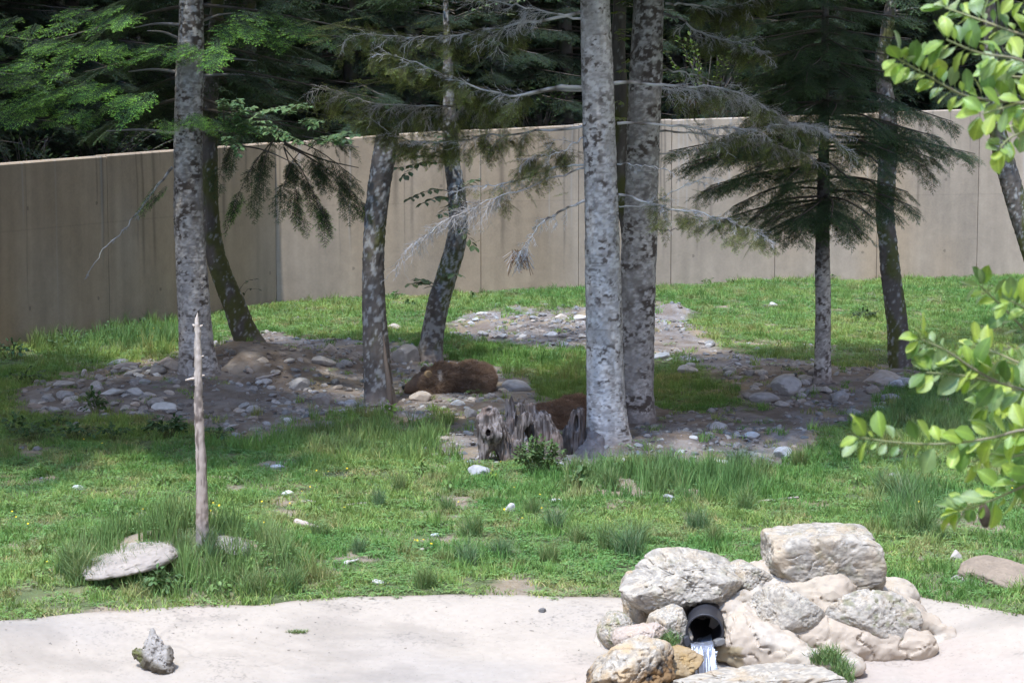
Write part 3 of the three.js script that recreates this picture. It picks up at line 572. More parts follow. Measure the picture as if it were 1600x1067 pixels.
// twigs with leaves round a point in the picture
function leafTwig(mb, lists, a, b, r, { size = 0.085, gap = 0.045, col = [0.07, 0.13, 0.03], wood = [0.1, 0.085, 0.07], rad = 0.006, vary = 0.4, from = 0.2 }) {
  const m = a.clone().lerp(b, 0.5).add(V((r() - 0.5) * 0.1, 0.05 + 0.05 * r(), (r() - 0.5) * 0.1)), pts = curve([a, m, b], 6), L = a.distanceTo(b), c = new THREE.CatmullRomCurve3(pts);
  mb.tube(pts, (t) => rad * (1 - 0.7 * t), 4, wood);
  let w = 1;
  for (let s = L * from; s < L; s += gap * (0.6 + 0.8 * r())) { const t = s / L, T = c.getTangent(t), sd = V(T.z, 0, -T.x).multiplyScalar(w = -w), f = 1 - vary / 2 + vary * r(); leafPut(lists, c.getPoint(t), T.multiplyScalar(0.5).addScaledVector(sd, 0.8).add(V(0, -0.25 * r(), 0)), size * (0.7 + 0.5 * r()), r, [col[0] * f * (0.9 + 0.3 * r()), col[1] * f, col[2] * f]); }
  leafPut(lists, b, c.getTangent(1), size, r, col);
}

// mossy bent tree behind the left fir, leafy above, with a dark conifer bough beside it
{
  const t = thing('alder_tree', 'mossy bent trunk leaning against the left fir with leafy blue green twigs', 'tree'), D0 = 40;
  const path = trunkPath([[396, 552, 44], [380, 515, 37], [363, 470, 34], [346, 430, 33], [334, 390, 31], [328, 330, 27], [327, 250, 26], [327, 180, 24], [332, 90, 22], [340, 0, 20]], D0, [[0.3, 8.5, 0.3, 0.06], [0.4, 10.5, 0.4, 0.02]]);
  part('trunk', trunkGeo(path, BARK.dark(0.55, 0.25), { sides: 44, step: 0.03, rough: 0.03, seed: 3, flare: 0.3 }), mat.bark, t);
  const mb = new MB(), lists = [[], [], []], r = rng(91);
  const blue = [0.12, 0.22, 0.085];
  for (const [a, b] of [[[345, 215], [420, 190]], [[350, 200], [345, 160]], [[350, 205], [390, 165]], [[380, 195], [440, 165]], [[395, 200], [470, 215]], [[350, 225], [380, 235]], [[380, 200], [430, 215]], [[370, 190], [375, 155]], [[440, 185], [480, 165]], [[470, 200], [495, 190]], [[500, 230], [550, 205]], [[510, 225], [545, 225]], [[480, 235], [530, 215]], [[350, 235], [362, 215]]])
    for (let k = 0; k < 2; k++) leafTwig(mb, lists, at(a[0], a[1], D0 - 4.2), at(b[0] + (r() - 0.5) * 20, b[1] + (r() - 0.5) * 14, D0 - 4.8 - r() * 0.6), r, { size: 0.12, gap: 0.045, col: blue });
  for (const [a, b, n] of [[[330, 210], [560, 230], 1], [[340, 225], [470, 260], 1]]) mb.tube(curve(B([a, [lerp(a[0], b[0], 0.5), lerp(a[1], b[1], 0.5) - 10], b], D0, -4.6), 8), (q) => 0.02 * (1 - 0.7 * q), 5, [0.09, 0.08, 0.07]);
  for (const [a, b] of [[[372, 455], [398, 436]], [[378, 470], [402, 452]]]) leafTwig(mb, lists, at(a[0], a[1], D0 - 0.2), at(b[0], b[1], D0 - 0.4), r, { size: 0.08, gap: 0.09, col: [0.04, 0.065, 0.025] });
  // leafy top above the picture
  for (let k = 0; k < 90; k++) { const y = 6.3 + r() * 4, a = path.P[9].clone().setY(y), az = r() * 6.28, L = 0.8 + r() * 1.4; leafTwig(mb, lists, a, a.clone().add(V(Math.sin(az) * L, 0.3 * r(), Math.cos(az) * L)), r, { size: 0.12, gap: 0.12, col: blue, rad: 0.012 }); }
  tag(mb.build('twigs', mat.twig, t), null, null, null, 'stuff');
  leafCopies(lists, t);
}
// broken snag
{
  const t = thing('snag', 'dark broken off trunk, mossy on top, standing left of the sleeping bear', 'tree'), D0 = footDepth(594, 630);
  const path = trunkPath([[594, 634, 48], [591, 600, 44], [587, 540, 40], [584, 480, 36], [583, 420, 34], [585, 360, 34], [591, 300, 36], [599, 250, 37], [605, 212, 35]], D0);
  part('trunk', trunkGeo(path, BARK.dark(0.2, 0.6), { sides: 56, step: 0.022, rough: 0.03, seed: 6, flare: 0.22, open: true }), mat.bark, t);
  const mb = new MB(), r = rng(98);
  for (let k = 0; k < 24; k++) { const a = k / 24 * 6.28, p = at(605, 212, D0).add(V(Math.cos(a) * 0.15, 0, Math.sin(a) * 0.15)); mb.tube([p, p.clone().add(V((r() - 0.5) * 0.05, 0.03 + 0.12 * r(), (r() - 0.5) * 0.05))], (q) => 0.03 * (1 - q) + 0.002, 4, [0.06, 0.055, 0.025]); }
  mb.build('splintered_top', mat.twig, t);
  const pl = new MB(); pl.tube(curve([at(610, 640, D0 - 0.2), at(607, 600, D0 - 0.18), at(602, 560, D0 - 0.15), at(598, 520, D0 - 0.12)], 8), [0.06, 0.055, 0.05, 0.045, 0.04, 0.035, 0.03, 0.02, 0.01], 6, [0.12, 0.095, 0.075]); pl.build('loose_bark', mat.wood, t);
}
// leaning alder behind the bear
{
  const t = thing('alder_tree', 'leaning dark trunk with pale lichen patches, directly behind the sleeping bear', 'tree'), D0 = footDepth(671, 564);
  const path = trunkPath([[671, 562, 38], [675, 530, 35], [684, 480, 34], [698, 430, 32], [710, 390, 32], [716, 350, 30], [713, 300, 28], [706, 250, 25], [703, 200, 23], [701, 130, 17], [698, 60, 11], [696, 0, 8]], D0, [[0, 8, 0, 0.03], [0.2, 11, 0.2, 0.02]]);
  part('trunk', trunkGeo(path, BARK.dark(0.25, 0.8), { sides: 48, step: 0.025, rough: 0.028, seed: 9, flare: 0.3 }), mat.bark, t);
  const mb = new MB(), lists = [[], [], []], r = rng(99), green = [0.04, 0.075, 0.022];
  for (const [a, b] of [[[708, 250], [640, 245]], [[706, 255], [622, 262]], [[700, 245], [625, 225]], [[690, 250], [630, 275]], [[706, 240], [650, 220]], [[710, 300], [640, 310]], [[705, 310], [660, 318]], [[712, 320], [690, 335]], [[716, 300], [745, 280]], [[690, 450], [640, 445]], [[688, 458], [655, 436]], [[700, 230], [680, 205]], [[715, 350], [742, 385]], [[690, 440], [715, 430]]])
    leafTwig(mb, lists, at(a[0], a[1], D0), at(b[0], b[1], D0 - 0.6 - r() * 0.4), r, { size: 0.15, gap: 0.065, col: green, rad: 0.009, from: 0.3 });
  for (let k = 0; k < 110; k++) { const y = 5.9 + r() * 5, a = V(-1, y, -D0), az = r() * 6.28, L = 0.8 + r() * 1.6; leafTwig(mb, lists, a, a.clone().add(V(Math.sin(az) * L, 0.3 * r(), Math.cos(az) * L)), r, { size: 0.12, gap: 0.12, col: [0.06, 0.11, 0.03], rad: 0.012 }); }
  tag(mb.build('twigs', mat.twig, t), null, null, null, 'stuff'); leafCopies(lists, t);
}
// thin dark stem between the two middle firs
{
  const t = thing('alder_tree', 'thin dark stem showing in the gap between the two middle firs', 'tree'), D0 = 35.2;
  const path = trunkPath([[984, 620, 24], [982, 500, 22], [985, 420, 22], [980, 350, 22], [970, 300, 22], [968, 240, 23], [973, 180, 24], [967, 90, 21], [969, 0, 20]], D0, [[0.1, 8, 0, 0.08], [0.2, 10, 0, 0.02]]);
  part('trunk', trunkGeo(path, BARK.dark(0.3, 0.2), { sides: 30, step: 0.04, rough: 0.02, seed: 12, flare: 0.2 }), mat.bark, t);
  const mb = new MB(), lists = [[], [], []], r = rng(102), lime = [0.16, 0.25, 0.03];
  for (const [x, y] of [[980, 45], [978, 60], [984, 95], [982, 110], [966, 160], [964, 185], [988, 5], [978, 20], [1034, 80], [970, 52]]) leafTwig(mb, lists, at(968, y + 15, D0 - 0.1), at(x + (r() - 0.5) * 12, y, D0 - 0.7), r, { size: 0.12, gap: 0.08, col: lime, rad: 0.005, from: 0.4 });
  for (let k = 0; k < 50; k++) { const y = 6.6 + r() * 3, a = V(1.7, y, -35.2), az = r() * 6.28, L = 0.8 + r(); leafTwig(mb, lists, a, a.clone().add(V(Math.sin(az) * L, 0.3 * r(), Math.cos(az) * L)), r, { size: 0.12, gap: 0.12, col: lime, rad: 0.01 }); }
  tag(mb.build('twigs', mat.twig, t), null, null, null, 'stuff'); leafCopies(lists, t);
}
// small dark conifer on the right
{
  const t = thing('young_fir', 'small dark green fir with drooping boughs on a thin scarred trunk at right', 'tree'), D0 = 37.4;
  const path = trunkPath([[1285, 606, 27], [1286, 560, 25], [1287, 480, 24], [1286, 400, 23], [1287, 330, 20], [1288, 200, 16], [1290, 50, 12]], D0, [[0, 7.0, 0, 0.035], [0, 8.6, 0, 0.01]]);
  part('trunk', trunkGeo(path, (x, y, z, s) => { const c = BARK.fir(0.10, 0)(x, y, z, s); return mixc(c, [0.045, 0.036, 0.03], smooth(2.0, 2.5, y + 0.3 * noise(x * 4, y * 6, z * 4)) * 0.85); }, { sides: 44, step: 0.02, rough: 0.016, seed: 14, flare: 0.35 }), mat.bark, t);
  const set = frondSet(), mb = new MB(), r = rng(112);
  for (const [x, y, dz] of [[1170, 235, -0.6], [1130, 250, 0.2], [1075, 262, -0.3], [1110, 290, 0.3], [1150, 320, -0.8], [1175, 345, -1.0], [1090, 238, 0.5], [1200, 350, -1.2], [1360, 335, -1.0], [1345, 360, -1.3], [1420, 300, -0.3], [1510, 240, 0.2], [1490, 190, 0.4], [1450, 262, 0.0], [1470, 215, -0.6], [1395, 330, -0.8], [1240, 345, -1.5], [1300, 340, -1.6], [1200, 190, -0.9], [1160, 190, 0.3], [1380, 200, -1.2], [1420, 165, -0.8], [1220, 150, -1.1], [1180, 120, -0.4], [1340, 130, -1.3], [1400, 110, 0.2], [1240, 95, -0.9], [1330, 80, -1.0], [1230, 280, -1.4], [1330, 280, -1.5], [1200, 240, -1.3], [1380, 260, -1.3], [1270, 230, -1.6], [1300, 180, -1.5], [1260, 130, -1.2], [1150, 160, 0.6], [1440, 210, 0.8], [1120, 220, 0.9], [1210, 310, 0.9], [1390, 300, 0.9], [1300, 300, 1.2], [1255, 190, 1.3], [1045, 236, 0.0], [1065, 258, 0.5], [1095, 300, -0.6], [1125, 345, -0.4], [1190, 368, -0.9], [1525, 240, -0.2], [1465, 250, 0.5], [1425, 322, -0.5], [1250, 368, -1.2], [1330, 352, -0.7], [1150, 275, -1.0], [1400, 240, -0.9]]) {
    const tip = at(x, y, D0 + dz), L = Math.hypot(tip.x - 5.06, tip.z + D0), from = V(5.06, tip.y + 0.12 + (0.06 + 0.10 * r()) * L, -D0), mid = from.clone().lerp(tip, 0.55).add(V((r() - 0.5) * 0.25, 0.06 + 0.05 * L * r(), (r() - 0.5) * 0.25));
    const pts = curve([from, mid, tip], 8), c = new THREE.CatmullRomCurve3(pts);
    mb.tube(pts, (q) => 0.02 * (1 - 0.8 * q) + 0.003, 5, BROWN);
    for (let s = 0.25; s < L * 1.05; s += 0.135) { const q = clamp(s / (L * 1.05)), T = c.getTangent(q); for (const w of [-1, 1]) { const sd = V(T.z, 0, -T.x).multiplyScalar(w); putFrond(set, 'dark', c.getPoint(q), T.clone().multiplyScalar(0.8).addScaledVector(sd, 0.6 + 0.4 * r()).add(V(0, -0.15 - 0.75 * r() * r(), 0)), (0.34 + 0.42 * r()) * (1.1 - 0.4 * q), r, 1.15 + 0.5 * r()); } }
    putFrond(set, 'dark', c.getPoint(0.85), c.getTangent(0.9).add(V(0, -0.1, 0)), 0.5, r, 1.2);
  }
  crown(mb, set, { y0: 5.2, y1: 8.5, radius: 1.7, kind: 'dark', seed: 113, step: 0.28, each: 6, size: 0.7, axis: axisOf(path), tint: 1.1 });
  for (const [y, l] of [[448, 0.16], [432, 0.1], [470, -0.08]]) { const p = at(1287, y, D0 - 0.1); mb.tube([p, p.clone().add(V(-l, 0.01, 0.02))], 0.006, 4, [0.07, 0.06, 0.05]); mb.tube([p, p.clone().add(V(l * 0.9, 0.03, 0.02))], 0.005, 4, [0.07, 0.06, 0.05]); }
  tag(mb.build('limbs', mat.twig, t), null, null, null, 'stuff'); buildFronds(set, t);
}
for (const [list, D0, ex, seed, label, tw] of [
  [[[1412, 596, 36], [1406, 560, 34], [1402, 500, 32], [1393, 430, 31], [1388, 380, 29], [1383, 330, 28], [1386, 280, 28], [1389, 220, 29], [1386, 160, 26], [1378, 100, 21], [1388, 40, 19]], 40, [[0.1, 7, 0, 0.07], [0.1, 11, 0, 0.02]], 16, 'crooked dark trunk to the right of the small fir', [[1379, 50]]],
  [[[1660, 520, 36], [1626, 430, 33], [1596, 340, 32], [1579, 280, 31], [1565, 230, 29], [1556, 180, 25], [1550, 100, 23], [1546, 0, 20]], 42, [[-0.3, 8, 0, 0.07], [-0.5, 11, 0, 0.02]], 17, 'dark trunk leaning out of the right edge behind the leaves', []],
]) {
  const t = thing('alder_tree', label, 'tree'), path = trunkPath(list, D0, ex);
  part('trunk', trunkGeo(path, BARK.dark(0.3, 0.38), { sides: 44, step: 0.025, rough: 0.028, seed, flare: 0.3 }), mat.bark, t);
  const mb = new MB(), lists = [[], [], []], r = rng(seed + 200), top = path.P[list.length - 1];
  if (tw.length) mb.tube(curve([at(1390, 20, D0), at(1420, 14, D0 - 0.2), at(1470, 10, D0 - 0.5)], 6), (q) => 0.03 * (1 - 0.6 * q), 6, [0.13, 0.12, 0.11]);
  for (let k = 0; k < 110; k++) { const y = 6.4 + r() * 4.5, a = V(top.x, y, top.z), az = r() * 6.28, L = 0.8 + r() * 1.5; leafTwig(mb, lists, a, a.clone().add(V(Math.sin(az) * L, 0.3 * r(), Math.cos(az) * L)), r, { size: 0.12, gap: 0.12, col: [0.06, 0.11, 0.03], rad: 0.012 }); }
  tag(mb.build('twigs', mat.twig, t), null, null, null, 'stuff'); leafCopies(lists, t);
}

// ---------------------------------------------------------------- the forest beyond the wall
{
  const proto = [];
  for (let k = 0; k < 4; k++) {
    const g = new THREE.Group(), h = 15 + k * 1.5, set = frondSet(), mb = new MB(), r = rng(300 + k), P = [V(0, 0, 0), V(0.1, 4, 0.05), V(0.05, 9, 0), V(0, h, 0)];
    part('trunk', trunkGeo({ P, R: [0.26 + 0.04 * k, 0.22, 0.15, 0.02] }, BARK.dark(0.2, 0.25), { sides: 16, step: 0.12, rough: 0.02, seed: 20 + k, flare: 0.3, sink: 0.5 }), mat.bark, g);
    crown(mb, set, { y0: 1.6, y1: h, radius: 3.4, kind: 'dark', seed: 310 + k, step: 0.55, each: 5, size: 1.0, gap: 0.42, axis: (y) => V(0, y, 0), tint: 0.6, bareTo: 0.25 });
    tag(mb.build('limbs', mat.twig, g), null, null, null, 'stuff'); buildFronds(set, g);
    g.userData = { label: 'dark fir standing in the forest beyond the concrete wall', category: 'tree', group: 'dark firs in the forest beyond the wall' };
    proto.push(g);
  }
  const r = rng(333), spots = [];
  const add = (x, z, k, s, front = false) => { for (let n = 0; n < 40; n++) { let m = 1e9; for (let k = 0; k < WALL.length - 1; k++) { const [ax, az] = WALL[k], [bx, bz] = WALL[k + 1], t = clamp(((x - ax) * (bx - ax) + (z - az) * (bz - az)) / ((bx - ax) ** 2 + (bz - az) ** 2)); m = Math.min(m, Math.hypot(x - lerp(ax, bx, t), z - lerp(az, bz, t))); } if (m > 4.3 * s) break; z -= 0.12; x -= x < -4 ? 0.2 : 0; } const o = proto[k].clone(); o.name = numbered('forest_fir'); o.position.set(x, H(x, z) - 0.1, z); o.rotation.y = r() * 6.28; o.scale.setScalar(s); if (front) tag(o, 'dark fir in the front row close behind the wall top', 'tree', 'dark firs close behind the wall'); else tag(o, 'dark fir deeper in the forest, far behind the wall', 'tree', 'dark firs deep in the forest'); scene.add(o); shade(o); spots.push([x, z]); };
  // row close behind the wall, then deeper rows up the hillside; trunks stand where dark stems show in the picture
  for (const [px, dep, s] of [[-150, 46, 1], [-60, 48, 0.95], [40, 47.5, 1], [110, 51, 1.05], [205, 52, 1], [455, 56, 1.05], [545, 58, 1], [640, 57, 1], [770, 60, 1.05], [876, 61, 1], [1050, 63, 1.0], [1130, 62, 1], [1232, 64, 1.05], [1310, 63, 1], [1460, 65, 1], [1570, 64, 1], [1700, 64, 1], [350, 55, 1], [1400, 66, 1]]) { const p = at(px, 140, dep); add(p.x, p.z, Math.floor(r() * 4), s * (0.9 + 0.2 * r()), true); }
  for (let row = 0; row < 4; row++) for (let k = 0; k < 10; k++) { const dep = 66 + row * 5.5 + r() * 3, px = -220 + k * 205 + (row % 2) * 100 + (r() - 0.5) * 90, p = at(px, 140, dep); add(p.x, p.z, Math.floor(r() * 4), 1 + 0.2 * r()); }
  for (const [x, z] of [[-15.5, -46], [-13.5, -50], [-17, -41], [-11, -57], [-14, -61], [-19, -52]]) add(x, z, Math.floor(r() * 4), 1);
  // leafy bushes just beyond the wall
  const bush = (px, py, dep, w, h, col, n, label) => {
    const t = thing('hazel_bush', label, 'bush'), c = at(px, py, dep), b = onGround(c.x, c.z), mb = new MB(), lists = [[], [], []], q = rng(px * 3 + py);
    for (let k = 0; k < n; k++) { const a = q() * 6.28, e = c.clone().add(V(Math.cos(a) * w * Math.sqrt(q()), (q() - 0.5) * 2 * h, Math.sin(a) * w * Math.sqrt(q()))), s = b.clone().lerp(V(c.x, e.y, c.z), 0.7).lerp(e, 0.35); leafTwig(mb, lists, s, e, q, { size: 0.13, gap: 0.09, col, rad: 0.012, from: 0.4, vary: 0.7 }); }
    for (let k = 0; k < 5; k++) mb.tube(curve([b.clone().add(V((q() - 0.5) * 0.3, -0.2, 0)), b.clone().lerp(c, 0.5).add(V((q() - 0.5) * w, 0, (q() - 0.5) * w)), c.clone().add(V((q() - 0.5) * w, h * 0.4, (q() - 0.5) * w))], 8), (u) => 0.03 * (1 - 0.6 * u), 5, [0.08, 0.07, 0.06]);
    tag(mb.build('stems', mat.twig, t), null, null, null, 'stuff'); leafCopies(lists, t);
  };
  const lime = [0.15, 0.24, 0.035], mid = [0.06, 0.11, 0.028];
  bush(1110, 108, 60, 1.6, 0.9, lime, 60, 'lime green bush beyond the wall right of the middle firs');
  bush(560, 20, 59, 1.5, 0.8, mid, 50, 'green leafy bush high above the wall left of the bare branches');
  bush(715, 30, 60, 1.0, 0.7, mid, 36, 'small bright bush behind the top bare branches');
  bush(845, 160, 59, 1.0, 0.4, mid, 30, 'low green bush peeping over the wall beside the near fir');
  bush(150, 215, 49.5, 2.0, 0.4, mid, 60, 'low dark leafy bush along the top of the left wall');
  bush(1225, 40, 63, 1.6, 0.8, mid, 44, 'dim green bush in the dark forest above the small fir');
  bush(30, 225, 46.5, 1.2, 0.3, mid, 34, 'leafy bush over the wall at the left edge');
}
// a big fir outside the left edge, whose boughs hang in at the top left and shade the bank
for (const [x, z, h, y0, rad, seed, label] of [[-11.8, -33.2, 17, 6.5, 3.9, 401, 'tall dark fir outside the left edge with boughs reaching over the left wall'], [-7.8, -28.6, 16, 8.2, 5.3, 402, 'second tall fir outside the left edge, nearer the viewer']]) {
  const t = thing('fir_tree', label, 'tree'), b = onGround(x, z), path = { P: [b, b.clone().setY(4), b.clone().setY(9), b.clone().setY(h)], R: [0.36, 0.28, 0.2, 0.02] };
  part('trunk', trunkGeo(path, BARK.fir(0.06), { sides: 40, step: 0.06, rough: 0.02, seed, flare: 0.4 }), mat.bark, t);
  const set = frondSet(), mb = new MB();
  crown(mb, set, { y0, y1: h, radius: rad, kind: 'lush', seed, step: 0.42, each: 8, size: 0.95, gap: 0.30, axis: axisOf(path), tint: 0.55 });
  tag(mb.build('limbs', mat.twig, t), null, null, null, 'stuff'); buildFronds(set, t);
}

// ---------------------------------------------------------------- stones
const ICO = {}; const ico = (d) => ICO[d] ??= mergeVertices((() => { const g = new THREE.IcosahedronGeometry(1, d); g.deleteAttribute('uv'); g.deleteAttribute('normal'); return g; })());
function rockGeo(seed, { detail = 4, sx = 1, sy = 1, sz = 1, cuts = 9, soft = 14, rough = 0.05, freq = 2.2, fine = 0.02, planes = null, box = 0, color, crease = 0 }) {
  const r = rng(seed), g = ico(detail).clone(), p = g.attributes.position, col = new Float32Array(p.count * 3), pl = [];
  if (box) for (const d of [[1, 0, 0], [-1, 0, 0], [0, 1, 0], [0, -1, 0], [0, 0, 1], [0, 0, -1]]) pl.push([V(...d).add(V((r() - 0.5) * 0.3, (r() - 0.5) * 0.25, (r() - 0.5) * 0.3)).normalize(), 0.8 + (r() - 0.5) * 0.1]);
  for (let k = 0; k < cuts; k++) { const n = V(r() - 0.5, r() - 0.5, r() - 0.5).normalize(); pl.push([n, 0.72 + 0.3 * r() + box * 0.2]); }
  if (planes) for (const [n, d] of planes) pl.push([V(...n).normalize(), d]);
  const v = V(0, 0, 0), o = seed * 3.1, gm = Math.cbrt(sx * sy * sz), ax = sx / gm, ay = sy / gm, az = sz / gm, fr = []; for (let k = 0; k < 3; k++) fr.push([V(r() - 0.5, r() - 0.5, r() - 0.5).normalize(), (r() - 0.5) * 0.9]);
  for (let i = 0; i < p.count; i++) {
    v.fromBufferAttribute(p, i);
    let s = Math.exp(-soft * 1.15);
    for (const [n, d] of pl) { const c = v.dot(n); if (c > 0.02) s += Math.exp(-soft * Math.min(d / c, 3)); }
    let rad = -Math.log(s) / soft;
    const X = v.x * freq * ax + o, Y = v.y * freq * ay, Z = v.z * freq * az;
    rad += rough * 2 * (fbm(X, Y, Z, 4) - 0.5) + fine * 2 * (fbm(X * 6, Y * 6, Z * 6, 3) - 0.5);
    let cr = 1; for (const [n, d] of fr) cr = Math.min(cr, Math.abs(v.dot(n) - d + 0.16 * (fbm(X * 1.6, Y * 1.6, Z * 1.6, 3) - 0.5)) + 0.10 * smooth(0.45, 0.6, noise(X * 1.5 + 5, Y * 1.5, Z * 1.5))); rad -= rough * 0.55 * smooth(0.022, 0, cr); rad -= rough * 0.8 * smooth(0.55, 0.75, fbm(X * 2.6 + 7, Y * 2.6, Z * 2.6, 3));
    const c = color ? color(v.x, v.y, v.z, X, Y, Z, cr) : [1, 1, 1];
    col.set(c, i * 3);
    v.multiplyScalar(rad); p.setXYZ(i, v.x * sx, v.y * sy, v.z * sz);
  }
  g.setAttribute('color', new THREE.BufferAttribute(col, 3));
  g.computeVertexNormals();
  return crease ? toCreasedNormals(g, crease) : g;
}
const greyStone = (base, alt, amt = 0.6) => (x, y, z, X, Y, Z) => { const m = fbm(X * 1.5, Y * 1.5, Z * 1.5, 4), f = 0.8 + 0.4 * noise(X * 12, Y * 12, Z * 12); const c = mixc(base, alt, smooth(0.35, 0.7, m) * amt); return [c[0] * f, c[1] * f, c[2] * f]; };
const limestone = (moss = 0, ochre = 0.3) => (x, y, z, X, Y, Z, cr) => {
  const a = fbm(X * 1.3, Y * 1.3, Z * 1.3, 4), b = fbm(X * 5, Y * 5, Z * 5, 3), sp = noise(X * 28, Y * 28, Z * 28);
  let c = mixc([0.42, 0.38, 0.315], [0.29, 0.265, 0.225], smooth(0.4, 0.62, b));
  c = mixc(c, [0.42, 0.32, 0.20], smooth(0.52 - ochre * 0.2, 0.75, a) * ochre * 1.6);
  c = mixc(c, [0.13, 0.115, 0.10], smooth(0.70, 0.85, sp) * 0.6 + smooth(0.018, 0.0, cr) * 0.45);
  if (moss) c = mixc(c, [0.14, 0.15, 0.05], smooth(0.55, 0.75, fbm(X * 2 + 9, Y * 2, Z * 2, 3)) * moss);
  return c;
};
const STONE_TYPES = [
  [{ sx: 1, sy: 0.35, sz: 0.7 }, [0.30, 0.305, 0.315], [0.40, 0.41, 0.42]], [{ sx: 1, sy: 0.28, sz: 0.8 }, [0.34, 0.33, 0.32], [0.43, 0.42, 0.40]], [{ sx: 1, sy: 0.55, sz: 0.8 }, [0.27, 0.275, 0.28], [0.38, 0.38, 0.38]],
  [{ sx: 1, sy: 0.6, sz: 0.7 }, [0.33, 0.29, 0.25], [0.42, 0.40, 0.37]], [{ sx: 1, sy: 0.22, sz: 0.6 }, [0.38, 0.40, 0.41], [0.46, 0.47, 0.48]], [{ sx: 1, sy: 0.7, sz: 0.9 }, [0.24, 0.235, 0.23], [0.36, 0.35, 0.34]],
  [{ sx: 1, sy: 0.4, sz: 0.55 }, [0.29, 0.255, 0.225], [0.36, 0.33, 0.30]], [{ sx: 1, sy: 0.45, sz: 1 }, [0.32, 0.33, 0.34], [0.25, 0.25, 0.25]],
];
const STONE = STONE_TYPES.flatMap(([s, a, b], k) => [0, 1].map((q) => rockGeo(500 + k * 7 + q * 3, { detail: 4, ...s, cuts: 10, soft: 70, rough: 0.035, fine: 0.010, color: greyStone(a, b), crease: 0.35 })));
function stone(name, label, px, py, w, h, type, seed, { group, cat = 'stone', y = 0, tint = 1, tilt = 0.35, up = 0.5 } = {}) {
  const r = rng(seed), p = G(px, py), s = w / 2 / (F / -p.z), g = STONE[type * 2 + (seed & 1)];
  const m = part(name, g, mat.stone, scene); m.name = m.name;
  const st = STONE_TYPES[type][0], sv = h / 2 / (F / -p.z) / st.sy;
  m.position.set(p.x, p.y + h / 2 / (F / -p.z) * up + y, p.z - s * 0.3); m.rotation.set((r() - 0.5) * tilt, (r() - 0.5) * 0.9, (r() - 0.5) * tilt); m.scale.set(s, clamp(sv, s * 0.6, s * 2.2), s);
  if (tint !== 1) m.material = tintStone(tint);
  return tag(m, label, cat, group);
}
const TS = {}; function tintStone(t) { return TS[t] ??= std({ vertexColors: true, roughness: 0.92, color: new THREE.Color(t * 0.8, t * 0.78, t * 0.755) }); }
